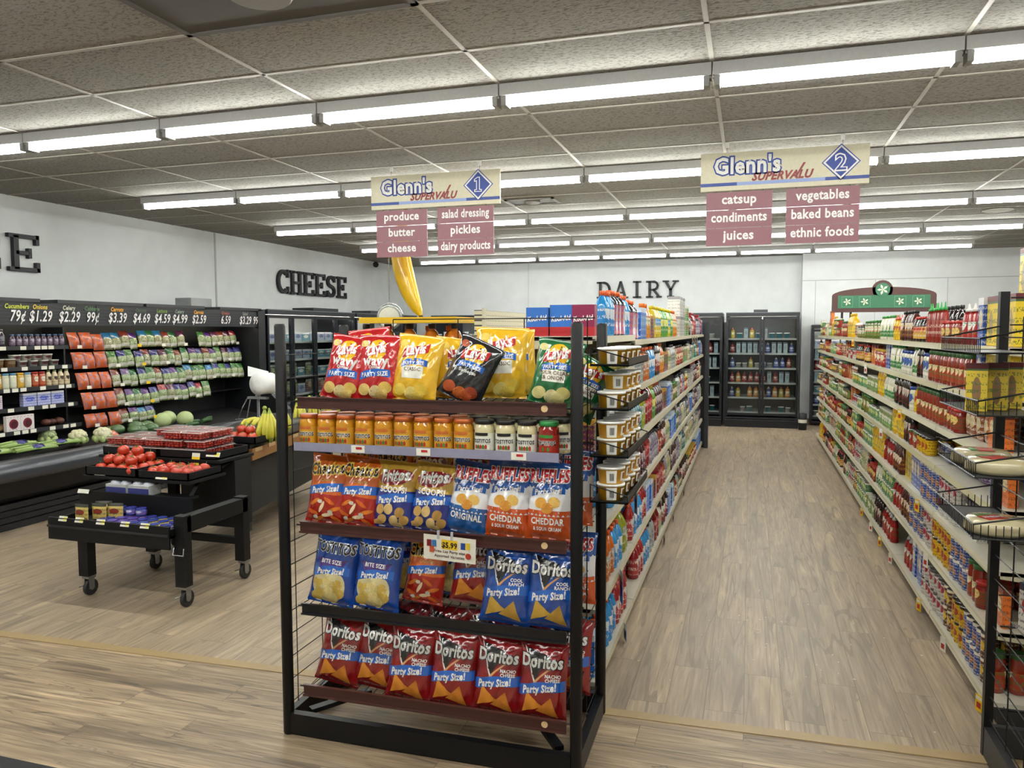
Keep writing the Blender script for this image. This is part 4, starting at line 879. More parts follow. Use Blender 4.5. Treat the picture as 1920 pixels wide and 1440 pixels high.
def rshelf(z, lip, lipmat, zfr=.022):
    m = MB(); n = 26
    for k in range(n+1):
        x = .08+(LX-.16)*k/n; m.tube([(x, .035, z), (x, LY-.03, z+.05)], .0024, BLACKM, 4)
    for y, dz in ((.05, 0), (.3, .027), (LY-.04, .05)): m.tube([(.03, y, z-.004+dz), (LX-.03, y, z-.004+dz)], .0035, BLACKM, 4)
    s = obj('wire_shelf', m, rk)
    l = MB(); l.box(.065, LX-.045, .022, .03, z-.028, z+.02, lipmat); l.box(.065, LX-.045, .012, .022, z-.03, z-.022, lipmat); l.box(.065, LX-.045, .014, .022, z+.015, z+.021, lipmat)
    if lip: l.lathe([(.014, 0), (.014, .003)], M('e0c090', .4), 12, Matrix.Translation((1.18, .022, z-.004)) @ Matrix.Rotation(RD(90), 4, 'X'))
    obj('shelf_lip', l, s)
rshelf(1.497, True, BROWNP); rshelf(.945, True, BROWNP); rshelf(.575, False, M('17181c', .3)); rshelf(.203, True, BROWNP)
# second shelf: flat with a clear price channel
m = MB()
for k in range(27): x = .08+(LX-.16)*k/26; m.tube([(x, .02, 1.296), (x, LY-.03, 1.296)], .0024, BLACKM, 4)
for y in (.05, .3, LY-.04): m.tube([(.03, y, 1.292), (LX-.03, y, 1.292)], .0035, BLACKM, 4)
s = obj('wire_shelf', m, rk)
l = MB(); l.box(.06, LX-.07, -.006, -.002, 1.285, 1.322, M('8f8da4', .12, coat=.6)); l.box(.06, LX-.07, -.002, .03, 1.283, 1.288, M('8f8da4', .12))
for x in (.34, .64, 1.05):
    l.box(x, x+.062, -.009, -.006, 1.288, 1.318, TAGW); l.box(x+.022, x+.05, -.0098, -.009, 1.302, 1.312, M('b8242c', .4))
obj('price_channel', l, s)
for x, y0 in ((.22, .05), (.22, .4)):
    pass
b = MB(); b.box(-.02, .02, 0, .3, 0, .02, BLACKM, Matrix.Translation((.08, .05, .08)) @ Matrix.Rotation(RD(-35), 4, 'Z')); obj('base_brace', b, rk)
b = MB(); b.box(-.02, .02, 0, .3, 0, .02, BLACKM, Matrix.Translation((LX-.08, .05, .08)) @ Matrix.Rotation(RD(35), 4, 'Z')); obj('base_brace', b, rk)
# dip jars
def dipjar(c, lid, lab, name2):
    m = jar(.142, .042, c, lid, M(lab, .4), 20, (.12, .62)); r = .0432
    n = 10
    def wrap(t, z, size, mat, off, bold=.03, sx=1.):
        vs, fs = text2d(t, bold, 0)
        m.add([((r+off)*sin(p[0]*size*sx/r), -(r+off)*cos(p[0]*size*sx/r), z+p[1]*size) for p in vs], fs, mat, True)
    wrap('TOSTITOS', .05, .0215, WT, .0006, .1, .8); wrap('TOSTITOS', .05, .0215, K_, .0012, .03, .8)
    for k in range(5):
        a = -.5+.25*k; q = [(-.1, 0), (.1, 0), (.12, .012), (0, .018), (-.12, .012)]
        m.add([((r+.0006)*sin(a+p[0]), -(r+.0006)*cos(a+p[0]), .025+p[1]) for p in q], [(0, 1, 2, 3, 4)], M('4a7a30' if k % 2 else 'b83020', .4), False)
    if name2: m.add([((r+.0006)*sin(-.7+.14*k), -(r+.0006)*cos(-.7+.14*k), z) for z in (.078, .09) for k in range(11)], [(k, k+1, k+12, k+11) for k in range(10)], M(name2, .4), True)
    return m.mesh('dip_jar')
JY = dipjar('c88a1c', 'c0622a', 'd8a02c', 'c86a2a'); JW = dipjar('cfc49a', '1c1c1e', 'e4e2d4', '1c1c1e'); JR = dipjar('8a1a14', '2a8a44', 'a82a1c', '3a8a3a')
for i, x in enumerate((-1.855, -1.765, -1.674, -1.582, -1.491, -1.399, -1.308, -1.217, -1.128, -1.038, -.948, -.856, -.766)):
    me, lb = (JY, 'yellow queso Tostitos jar with orange lid') if i < 9 else (JW, 'white dip Tostitos jar with black lid') if i < 12 else (JR, 'red salsa Tostitos jar with green lid')
    lb += ', %s of the nine from left' % ordn(i+1) if i < 9 else ', %s of three from left' % ordn(i-8) if i < 12 else ', right end of the jar shelf'
    tag(obj('dip_jar', me, None, (x, RKY+RKR*(x-RKX)+.055, 1.299), .1*sin(i*2)), lb, 'jar', 'dip jars on the second rack shelf')
for i in range(13):
    x = -1.82+.09*i
    tag(obj('dip_jar', JY if i < 8 else JW, None, (x, RKY+.17, 1.299), .3), 'dip jar of the second row behind, %s from the left' % ordn(i+1), 'jar', 'second row of dip jars')
# price sign clipped on the third shelf
ps = MB(); ps.box(-.115, .115, -.001, .001, 0, .105, M('e8e4d6', .45)); f = -.0018
ps.box(-.035, .035, f, -.001, .05, .09, TAGY); ps.text('$5.99', 0, f-.0005, .057, .032, K_, .04, 0, None, .9)
ps.text('Frito Lay Party size', 0, f, .034, .0165, M('4a2424', .5), .02); ps.text('Assorted Varieties', 0, f, .014, .0165, M('4a2424', .5), .02)
for x, z, c in ((-.09, .07, '7a1c24'), (-.068, .07, '3a78b8'), (-.078, .045, 'c85a3a'), (.06, .07, '24489c'), (.08, .072, 'e0c840')): ps.box(x-.01, x+.01, f-.0002*abs(x*50), -.001, z-.014, z+.014, M(c, .4))
ps.lathe([(.013, 0), (.013, .001)], M('b8382c', .4), 12, Matrix.Translation((.083, f, .03)) @ Matrix.Rotation(RD(90), 4, 'X'))
for x in (-.05, .01): ps.box(x-.005, x+.005, -.003, .004, .09, .125, M('b8bcc4', .2))
tag(obj('price_sign', ps, None, (-1.17, 2.895, .855), (RD(3), RD(2), 0)), 'small white price sign reading $5.99 clipped below the third rack shelf', 'sign')
# side trays with dip tubs
TRZ = [1.665, 1.49, 1.302, 1.118]
for i, z in enumerate(TRZ):
    m = MB(); x0, x1, y0, y1 = -.605, -.452, 3.0, 3.6
    m.box(x0, x1, y0, y1, z-.004, z, BLACKM); m.box(x1-.003, x1, y0, y1, z-.004, z+.028, BLACKM)
    m.tube([(x0, y0, z+.07), (x1, y0, z+.028)], .0025, BLACKM, 4); m.tube([(x0, y1, z+.07), (x1, y1, z+.028)], .0025, BLACKM, 4)
    m.box(x0, x1, y0, y0+.003, z-.004, z+.006, BLACKM)
    m.tube([(x0, y0+.01, z+.07), (x0, y0+.01, z)], .0025, BLACKM, 4)
    tag(obj('side_tray', m), 'black metal side tray, %s from top on the right of the chip rack' % ordn(i+1), 'tray', 'side trays on the chip rack')
    n = 0
    rows = [(1, 4), (2, 4), (2, 4), (2, 4)][i]
    for st in range(rows[0]):
        for j in range(rows[1]):
            if i == 1 and st == 1 and j < 1: continue
            n += 1
            put('dip', (-.532+.004*j, 3.07+.118*j, z+.001+st*.0685), RD(20), 'yellow dip tub, white lid, %s of the %s side tray, %s layer' % (ordn(j+1), ordn(i+1), 'upper' if st else 'lower'), 'dip tubs on the side trays')

# ------------------------------------------------------------------ right hand wire rack
r2k = thing('wire_display_rack', 'black wire rack with side baskets cut by the right edge of view', 'rack', (.985, 3.05, 0))
for x, y in ((0, .55), (1.3, .55), (0, 0), (1.3, 0)):
    p = MB(); p.box(x-.017, x+.017, y-.017, y+.017, 0, 1.955, BLACKM); obj('post', p, r2k)
obj('base_beam', MB().box(-.015, .015, -.1, .533, .0, .13, M('2c2e30', .4)), r2k)
obj('base_beam', MB().box(.017, 1.28, .54, .57, .0, .13, M('2c2e30', .4)), r2k)
m = MB()
for k in range(17): m.tube([(.0, .0, .17+.1*k), (.0, .53, .17+.1*k)], .0028, BLACKM, 4)
for y in (.1, .3): m.tube([(.0, y, .15), (.0, y, 1.85)], .0028, BLACKM, 4)
obj('side_grid', m, r2k)
m = MB()
for z in (1.93, 1.82, 1.71, 1.45, 1.2, .95, .7, .45): m.tube([(.02, .535, z), (1.28, .535, z)], .003, BLACKM, 4)
obj('back_grid', m, r2k)
for z in (.2, .55, .9, 1.28, 1.58):
    m = MB()
    for k in range(14): m.tube([(.05+.09*k, .02, z), (.05+.09*k, .52, z+.03)], .0026, BLACKM, 4)
    m.tube([(.02, .03, z), (1.28, .03, z)], .004, BLACKM, 4); m.tube([(.02, .5, z+.03), (1.28, .5, z+.03)], .004, BLACKM, 4)
    obj('wire_shelf', m, r2k)
for i, z in enumerate((1.72, 1.505, 1.29, 1.075)):
    m = MB(); x0, x1, y0, y1 = .752, .962, 2.99, 3.54; hgt = .05
    for a, b in (((x0, y0), (x0, y1)), ((x0, y0), (x1, y0)), ((x0, y1), (x1, y1))):
        for dz in (0, hgt): m.tube([(a[0], a[1], z+dz+(.0 if 1 else 0)), (b[0], b[1], z+dz+(.045 if b[0] > a[0] and dz else 0))], .0032, BLACKM, 4)
        L = math.hypot(b[0]-a[0], b[1]-a[1]); n = int(L/.022)
        for k in range(n+1):
            t = k/n
            if b[0] > a[0] and i % 2 == 0: continue
            m.tube([(a[0]+(b[0]-a[0])*t, a[1]+(b[1]-a[1])*t, z), (a[0]+(b[0]-a[0])*t, a[1]+(b[1]-a[1])*t, z+hgt)], .0017, BLACKM, 4)
    m.box(x0, x1, y0, y1, z-.003, z, M('26282b', .4))
    tag(obj('side_basket', m), 'black wire side basket, %s from top on the right wire rack' % ordn(i+1), 'basket', 'side baskets on the right rack')
# goods in the baskets: upright taco boxes, then tortilla packs
for j, (x, y) in enumerate(((.79, 3.16), (.87, 3.22), (.94, 3.3))):
    put('boxs', (x, y, 1.507), RD(-18), 'yellow and maroon taco shell box, %s in the second side basket' % ordn(j+1), 'boxes in the second side basket')
TORT = M('d8cba4', .55, bump=.3, bscale=30); WRAP = M('b8ac88', .25, coat=.4, bump=.9, bscale=18)
for i, (z, nn) in enumerate(((1.291, 2), (1.076, 1))):
    for j in range(nn):
        t = MB(); zz = 0
        for k in range(8): t.lathe([(.092-.002*(k % 2), .002+.0052*k), (.094-.002*(k % 3), .0066+.0052*k)], TORT, 24)
        t.lathe([(.097, .0), (.102, .012), (.1, .036), (.088, .05), (.04, .054), (.002, .0545)], WRAP, 24)
        t.box(-.06, .02, -.035, .02, .0535, .056, M('b8382a', .4)); t.box(-.05, -.0, .02, .045, .0535, .0558, M('4a8a44', .4))
        if i: t.text('FRESH', -.02, 0, 0, .026, WTXT, .03, 0, Matrix.Translation((0, -.015, .0567)) @ Matrix.Rotation(RD(-90), 4, 'X'))
        tag(obj('tortilla_pack', t, None, (.852, 3.11+.0*j if nn == 1 else 3.12+.2*j, z+.001), .5+j), 'clear packet of round flour tortillas, %s basket, %s' % (('third', 'fourth')[i], ('nearer', 'farther')[j]), 'tortillas')
for j, (x, y, z, k, s_) in enumerate(((1.15, 3.3, 1.6, 'clas', 1.), (1.13, 3.25, 1.3, 'clas', .9), (1.12, 3.3, .92, 'bbq', .95), (1.12, 3.25, .57, 'nacho', .95), (1.35, 3.3, 1.6, 'clas', 1), (1.14, 3.3, .22, 'frit', .98), (1.4, 3.3, .57, 'rche', 1), (1.38, 3.3, .22, 'rche', 1))):
    o = bpy.data.objects.new('chip_bag', D_[k]); C.objects.link(o); o.location = (x, y, z+.02); o.rotation_euler = (RD(-6), RD(4), RD(-60)); o.scale = (s_, s_, s_)
    tag(o, 'snack bag inside the right wire rack, %s counted from the upper left' % ordn(j+1), 'bag', 'snack bags in the right rack')
for j, (y, z) in enumerate(((3.2, .25), (3.35, .6), (3.15, .93))):
    put('fz4' if 0 else 'boxw', (1.06, y, z+.03), RD(-70), 'white packet seen through the right rack side grid, %s from bottom' % ordn(j+1), 'white packets in the right rack')

# ------------------------------------------------------------------ open produce case along the left wall
CY0, CY1, CYM = 4.0, 9.42, 6.42
pc = thing('produce_case', 'long black open refrigerated produce case along the left wall', 'refrigerated case', (0, 0, 0))
b = MB()
prof = [(-7.5, .25), (-6.5, .25), (-6.42, .3), (-6.3, .5), (-6.28, .56), (-6.36, .655), (-6.4, .65), (-6.46, .6), (-7.3, .72), (-7.3, 2.0), (-6.95, 2.02), (-6.95, 2.1), (-7.5, 2.1)]
vs = [(x, y, z) for y in (CY0, CY1) for x, z in prof]; n = len(prof)
b.add(vs, [(k, (k+1) % n, (k+1) % n+n, k+n) for k in range(n)], DARKBOX)
for y, s in ((CY1-.001, 1),): b.add([(x, y, z) for x, z in [(-7.5, .25), (-6.5, .25), (-6.42, .3), (-6.3, .5), (-6.36, .655), (-7.3, .72), (-7.3, 2.1), (-7.5, 2.1)]], [tuple(range(8))], DARKBOX)
obj('cabinet_body', b, pc)
m = MB()
for z0, z1, x in ((.0, .06, -6.43), (.065, .115, -6.445), (.12, .17, -6.46), (.175, .23, -6.475)): m.box(x-.03, x, CY0, CY1, z0+.004, z1, M('24262a', .35))
obj('base_grille', m, pc)
m = MB()
pr = [(-6.275, .47), (-6.262, .53), (-6.275, .6), (-6.34, .665), (-6.36, .66), (-6.3, .59), (-6.285, .53), (-6.3, .47)]
vs = [(x, y, z) for y in (CY0, CY1) for x, z in pr]; n = len(pr)
m.add(vs, [(k, (k+1) % n, (k+1) % n+n, k+n) for k in range(n)], M('4a4c52', .22, .3), True); obj('bumper', m, pc)
# end panel
m = MB(); m.prism([(-7.5, 0), (-6.43, 0), (-6.25, .5), (-6.3, .7), (-6.7, 1.1), (-6.7, 2.12), (-7.5, 2.12)], CY1, CY1+.16, M('14161a', .4)); obj('end_panel', m, pc)
# header with price cards
hd = MB(); Hx = -6.72
hd.box(Hx-.05, Hx, CY0, CY1, 1.875, 2.09, M('191b1f', .4))
for k in range(6): hd.box(Hx, Hx+.006, CY0, CY1, 1.885+.034*k, 1.89+.034*k, M('30343a', .4))
for y in (6.6,): hd.box(Hx, Hx+.008, y-.004, y+.004, 1.875, 2.09, M('34383e', .4))
obj('price_header', hd, pc)
pcs = [(5.653, '79¢', 'Cucumbers', 'c8d040'), (5.905, '$1.29', 'Onions', 'e0c040'), (6.242, '$2.29', 'Celery', 'd8d8c0'), (6.534, '99¢', 'Cabbage', '5a7a50'), (6.874, '$3.39', 'Carrots', 'f0a820'), (7.226, '$4.69', 'Onions', '4a5a48'),
       (7.555, '$4.59', 'Lettuce', '7a9040'), (7.851, '$4.99', 'Celery', '8a9a88'), (8.197, '$2.59', 'Carrots', 'f0a820'), (8.718, '6.59', 'Greens', 'a05040'), (9.139, '$3.29', 'Salad', '8a8a80'), (9.368, '99', '', '8a8a80')]
for y, p_, nm, c in pcs:
    m = MB(); T_ = Matrix.Translation((Hx+.008, y, 0)) @ Matrix.Rotation(RD(90), 4, 'Z')
    m.text(p_, 0, 0, 1.915, .15, WTXT, .015, .25, T_, .72)
    if nm: m.text(nm, 0, 0, 2.035, .062, M(c, .5), .03, .2, T_, .85)
    obj('price_card', m, pc)
for y0, y1, z in ((CY0, 5.9, 0), (6.1, 7.25, .0), (7.3, 8.3, 0), (8.6, 9.5, .0)):
    obj('canopy_cover', MB().box(-7.4, -6.7, y0, y1, 2.1, 2.135, M('26282c', .4)), pc)
cl = MB(); cl.lathe([(.014, CY0+.1), (.014, CY1-.1)], M('fff6e0', .5, emis=6.), 8, Matrix.Translation((-6.86, 0, 1.93)) @ Matrix.Rotation(RD(-90), 4, 'X')); obj('canopy_tube_light', cl, pc)
obj('wiring_box', MB().box(-7.2, -6.95, 8.35, 8.75, 2.136, 2.25, M('8a8c8e', .5)), pc)
# shelves on the left part
SHZ = [(1.675, -6.93), (1.47, -6.9), (1.265, -6.87), (1.075, -6.84), (.855, -6.8)]
for z, x in SHZ:
    m = MB(); m.box(-7.29, x, CY0, CYM, z-.03, z-.01, M('1a1b1e', .4)); m.box(x-.004, x+.004, CY0, CYM, z-.045, z-.005, M('26282c', .4))
    yy = 5.3; rr = random.Random(int(z*100))
    t_ = m
    while yy < CYM-.06: t_.box(x+.004, x+.0065, yy, yy+.065, z-.044, z-.008, TAGW); yy += rr.choice((.08, .09, .16, .22))
    obj('shelf', m, pc)
m = MB()
for z, x in ((1.63, -7.05), (1.42, -7.0), (1.21, -6.95), (1.0, -6.9)): m.box(-7.29, x-.08, CYM+.1, CY1-.02, z-.012, z-.004, M('1a1b1e', .4))
obj('peg_bars', m, pc)
obj('shelf_divider', MB().box(-7.29, -7.0, CYM, CYM+.02, .85, 1.86, M('1a1b1e', .4)), pc)
def pcjar(c, lid, lab): return jar(.15, .036, c, lid, PK(lab, 'd8d4c0', c, 3))
sku('pj1', 'refrigerated_jar', 'jar', 'yellow lidded dressing jar', lambda: pcjar('c8a040', 'e0a828', 'c89a3a'), .078, .15)
sku('pj2', 'refrigerated_jar', 'jar', 'pale jar with blue lid', lambda: pcjar('d0d0b8', '5a90b0', 'c8ccb8'), .078, .15)
sku('pj3', 'refrigerated_jar', 'jar', 'red salsa jar', lambda: pcjar('a84a30', 'a82a24', 'b0583a'), .078, .15)
sku('pj4', 'refrigerated_bottle', 'bottle', 'cream dressing bottle', lambda: bottle(.16, .032, 'c8b898', '5a6a3a', PK('c8b898', '2a2a2a', '7a5a3a', 4), neck=.5), .07, .16)
sku('pj5', 'smoothie_bottle', 'bottle', 'dark smoothie bottle', lambda: bottle(.17, .034, '35303c', '55525e', PK('3c3a44', '6a6878', '8a8894', 5), neck=.5), .085, .17)
sku('pj6', 'juice_bottle', 'bottle', 'small dull purple bottle', lambda: bottle(.12, .03, '4a3c50', '4a6a98', PK('5a4a60', '9a90a8', 'b0a8b0', 6), neck=.6), .068, .12)
sku('pt1', 'fruit_tub', 'tub', 'clear tub of amber fruit', lambda: tub(.085, .058, PK('a86a30', 'd0b890', 'd8d4c8', 7), 'b8b8b0'), .125, .085)
sku('pt2', 'hummus_tub', 'tub', 'white hummus tub', lambda: tub(.06, .055, PK('c4c0b8', '8a3a4a', '6a6a6a', 8), 'd8d8d4'), .12, .06)
sku('ps1', 'tofu_pack', 'pack', 'lavender and white mushroom pack', lambda: carton(.15, .05, .13, PK('9aa0d0', '4a5ac0', 'e8e8f0', 9)), .16, .13)
sku('ps2', 'tofu_pack', 'pack', 'purple and cream mushroom pack', lambda: carton(.13, .05, .13, PK('b8a8b8', '6a3a90', 'e8e0e0', 10)), .14, .13)
def prow(runs, z, x, y, desc):
    n = 0
    for key, c in runs:
        if key is None: y += c; continue
        for k in range(c):
            s = SKU[key]; n += 1
            put(key, (x-s['d']/2-.012, y+s['w']/2, z-.009), RD(90), '%s, %s from left on the %s' % (s['desc'], ordn(n), desc), 'goods on the '+desc)
            y += s['w']+.003
prow([('pj5', 5), (None, .03), ('pj6', 9)], *SHZ[0][:1], SHZ[0][1], 5.3, 'top produce case shelf')
prow([('pt2', 1), ('pt1', 3), ('pt2', 4)], SHZ[1][0], SHZ[1][1], 5.32, 'second produce case shelf')
for i, y in enumerate((5.82, 5.94, 6.06, 6.18)): put('pt2', (-6.97, y, SHZ[1][0]+.053), RD(90), 'stacked white tub, %s from left above the second case shelf' % ordn(i+1), 'stacked white tubs in the produce case')
prow([('pj1', 4), ('pj2', 2), ('pj1', 1), ('pj2', 1), ('pj3', 2), ('pj4', 4)], SHZ[2][0], SHZ[2][1], 5.3, 'third produce case shelf')
prow([('ps2', 2), (None, .22), ('ps1', 3)], SHZ[3][0], SHZ[3][1], 5.33, 'fourth produce case shelf')
pd = MB()
for i in range(2):
    y0 = -.15+.15*i; pd.box(y0, y0+.148, -.02, .02, 0, .15, M('e4dcdc', .5)); pd.lathe([(.048, 0), (.048, .003)], M('7a1c2c', .4), 18, Matrix.Translation((y0+.074, -.02, .07)) @ Matrix.Rotation(RD(90), 4, 'X'))
    pd.lathe([(.034, 0), (.034, .005)], M('4a1020', .4), 14, Matrix.Translation((y0+.078, -.02, .066)) @ Matrix.Rotation(RD(90), 4, 'X'))
    for q in range(7): pd.box(y0+.008+.018*q, y0+.014+.018*q, -.0215, -.02, .014 if q % 2 else .132, .02 if q % 2 else .138, M('7a1c2c', .4))
tag(obj('pomegranate_box', pd, None, (-6.83, 5.72, .847), RD(90)), 'white carton printed with two dark red pomegranates on the lowest case shelf', 'box')
for i, y in enumerate((5.42, 5.5)):
    m = MB(); m.tube([(0, -.1, .03), (0, 0, .045), (0, .1, .04), (.01, .16, .03)], .032, M('b89868', .6), 8); tag(obj('squash', m, None, (-6.9, y-.08*0, .85+.0*i), (0, 0, i*.3)), 'long tan squash, %s, left of the pomegranate carton' % ('nearer', 'farther')[i], 'squash')
for i, y in enumerate((6.08, 6.24)):
    m = MB(); m.ball((0, 0, .035), .05, M('5a3024', .6, bump=.4), 10, 6, .7); m.ball((.0, .07, .035), .045, M('4a2820', .6, bump=.4), 10, 6, .7); tag(obj('sweet_potato', m, None, (-6.9, y, .848), i), 'bagged dark red potatoes, %s pile on the lowest case shelf' % ('left', 'right')[i], 'potatoes')
# bagged salads and carrots hanging in rows
SALC = [('4c1c38', 'purple'), ('8a2430', 'red'), ('245a2e', 'green'), ('24648c', 'blue'), ('2c2c6c', 'indigo'), ('3a6a2e', 'leaf green'), ('6c2c20', 'rust'), ('482264', 'violet')]
def salad(i, w=.125, h=.19):
    c, nm = SALC[i]; m, nt, bb = newmat('salad_%d' % i)
    tc = nt.nodes.new('ShaderNodeTexCoord'); s = nt.nodes.new('ShaderNodeSeparateXYZ'); nt.links.new(tc.outputs['Generated'], s.inputs[0])
    v = nt.nodes.new('ShaderNodeTexVoronoi'); v.inputs['Scale'].default_value = 9; nt.links.new(tc.outputs['Generated'], v.inputs['Vector'])
    lf = mix_(nt, v.outputs['Distance'], hx('a9b585'), hx('3c5c28' if i % 3 else '54382e'))
    lf = mix_(nt, math_(nt, 'GREATER_THAN', s.outputs[2], .64), lf, hx(c))
    lab = math_(nt, 'MULTIPLY', math_(nt, 'LESS_THAN', math_(nt, 'ABSOLUTE', math_(nt, 'SUBTRACT', s.outputs[2], .17)), .09), math_(nt, 'GREATER_THAN', v.outputs['Distance'], .25))
    lf = mix_(nt, lab, lf, hx('c4c4bc'))
    nt.links.new(lf, bb.inputs['Base Color']); bb.inputs['Roughness'].default_value = .25; bb.inputs['Coat Weight'].default_value = .5
    return pouch(w, h, .09, m, 8, i).mesh('salad_bag')
SALM = [salad(i) for i in range(len(SALC))]
car, nt, bb = newmat('carrot_bag_print')
tc = nt.nodes.new('ShaderNodeTexCoord'); v = nt.nodes.new('ShaderNodeTexNoise'); v.inputs['Scale'].default_value = 5; nt.links.new(tc.outputs['Generated'], v.inputs['Vector'])
nt.links.new(mix_(nt, math_(nt, 'GREATER_THAN', v.outputs['Fac'], .55), hx('b8562a'), hx('8c6a74')), bb.inputs['Base Color']); bb.inputs['Roughness'].default_value = .25
CARM = pouch(.15, .16, .09, car, 8, 3).mesh('carrot_bag')
rr = random.Random(5)
for r, (zb, x, h) in enumerate(((1.62, -7.04, .2), (1.4, -6.98, .2), (1.18, -6.93, .2), (.96, -6.88, .2), (.77, -6.84, .16))):
    y = CYM+.1; k = 0
    while y < (CY1-.1 if r < 4 else 7.5):
        cm = y < CYM+.42; w = .155 if cm else .128
        if (r == 3 and y > 8.5) or (r == 0 and 8.3 < y < 8.5): y += w; continue
        k += 1; ci = rr.randrange(8)
        me = CARM if cm else SALM[ci]
        o = bpy.data.objects.new(me.name.split('.')[0], me); C.objects.link(o)
        sc = h/.19*(1 if not cm else 1.1); o.matrix_world = Matrix.Translation((x+rr.uniform(-.01, .02), y+w/2, zb+rr.uniform(-.02, .01))) @ Matrix.Rotation(RD(90)+rr.uniform(-.15, .15), 4, 'Z') @ Matrix.Rotation(RD(-14), 4, 'X') @ Matrix.Diagonal((1, 1, sc, 1))
        tag(o, '%s bag, %s from left in hanging row %s of the case' % ('orange carrot' if cm else '%s topped salad' % SALC[ci][1], ordn(k), ('one', 'two', 'three', 'four', 'five')[r]), 'bag', 'bagged vegetables hanging in the produce case')
        if k % 3 == 1:
            t_ = MB(); t_.box(-.03, .03, -.001, .001, 0, .035, TAGY if k % 7 == 0 else TAGW)
            tag(obj('price_tag', t_, None, (x+.075, y+w/2, zb+.01), RD(90)), 'price tag under bag %s of hanging row %s in the produce case' % (ordn(k), ('one', 'two', 'three', 'four', 'five')[r]), 'price tag', 'price tags in the produce case')
        y += w+.004
# loose vegetables on the deck
def veg(name, mb, x, y, z, rot, label, cat): return tag(obj(name, mb, None, (x, y, z), rot), label, cat)
CEL = M('a8bc78', .5, bump=.5, bscale=40); CEL2 = M('7f9c4c', .5); PUR = M('2a2478', .25, coat=.5)
for i, (x, y, a) in enumerate(((-6.62, 5.25, 1.5), (-6.52, 5.6, 1.45), (-6.75, 5.6, 1.65), (-6.6, 5.95, 1.5), (-6.85, 5.3, 1.4))):
    m = MB()
    for k in range(7): m.tube([(-.2, -.05+.017*k, .03+.012*(k % 3)), (0, -.045+.015*k, .035+.014*(k % 3)), (.2, -.06+.02*k, .03+.01*(k % 2))], .012, CEL if k % 2 else CEL2, 6)
    m.lathe([(.05, -.05), (.058, 0), (.05, .06)], PUR, 12, Matrix.Translation((.02*(i % 3), 0, .042)) @ Matrix.Rotation(RD(90), 4, 'Y'), sx=.62)
    veg('celery_bunch', m, x, y, .665 if x > -6.7 else .69, a, 'pale green celery bunch in purple sleeve, %s on the case deck' % ('front left', 'front middle', 'behind the front middle', 'right end', 'rear left')[i], 'celery')
def cauli(r, c1, seed):
    m = MB(); q = random.Random(seed)
    m.ball((0, 0, r*.7), r*.8, M(c1, .6, bump=.6, bscale=60), 14, 8)
    for k in range(26):
        a, e = q.uniform(0, 2*pi), q.uniform(.1, 1.3); m.ball((cos(a)*cos(e)*r*.7, sin(a)*cos(e)*r*.7, r*.75+sin(e)*r*.55), r*.28, M(c1, .6, bump=.6, bscale=60), 8, 5)
    for k in range(7): a = k*.9; m.ball((cos(a)*r*.75, sin(a)*r*.75, r*.35), r*.32, M('a8b878', .6), 8, 5, 1.3)
    return m
veg('cauliflower', cauli(.095, 'd8d4b0', 1), -6.62, 6.2, .66, 0, 'wrapped white cauliflower, left of the pair on the case deck', 'cauliflower')
veg('cauliflower', cauli(.1, 'dcd8b8', 2), -6.5, 6.4, .655, 1, 'wrapped white cauliflower, right and nearer of the pair', 'cauliflower')
veg('lettuce_head', cauli(.09, '9aa878', 3), -6.85, 6.05, .68, 2, 'green lettuce head behind the celery on the case deck', 'lettuce')
m = pouch(.15, .14, .08, car, 8, 2); veg('carrot_bag', m, -6.55, 6.62, .68, (RD(-70), 0, 1.6), 'orange and blue bag of carrots lying right of the cauliflower', 'bag')
GRB = M('4a6c42', .25, coat=.6, bump=.8, bscale=22)
for i, (x, y) in enumerate(((-6.6, 6.95), (-6.75, 7.12), (-6.55, 7.15), (-6.7, 6.8), (-6.8, 7.35))):
    m = MB(); m.ball((0, 0, .05), .085, GRB, 10, 7, .65); m.ball((.05, .05, .045), .07, GRB, 9, 6, .65)
    veg('broccoli_bag', m, x, y, .66+.02*(i % 2), i, 'wrapped broccoli crown, %s in the green pile on the case deck' % ordn(i+1), 'broccoli')
for i, (x, y) in enumerate(((-6.75, 7.55), (-6.62, 7.78), (-6.85, 7.75))):
    m = MB(); m.ball((0, 0, .09), .1, M('b4c48c', .5, bump=.4, bscale=20), 14, 9, .92); veg('cabbage', m, x, y, .655, 0, 'pale green cabbage, %s of three behind the tomato boxes' % ordn(i+1), 'cabbage')
for i in range(6):
    m = MB(); m.tube([(-.1, 0, .025), (0, .008, .028), (.1, 0, .025)], .024, M('34592c', .4), 8); veg('cucumber', m, -6.5-.06*(i % 3), 7.75+.09*i, .655+.02*(i % 2), 1.4+.1*i, 'dark green cucumber, %s from left in front of the cabbages' % ordn(i+1), 'cucumber')
tg = MB(); tg.box(-.03, .03, -.001, .001, 0, .1, TAGW); tg.box(-.03, .03, -.0015, .001, 0, .05, TAGY); tag(obj('shelf_tag', tg, None, (-6.27, 6.3, .6), (RD(-15), 0, RD(90))), 'white and yellow tag on the case bumper below the cauliflower', 'price tag')

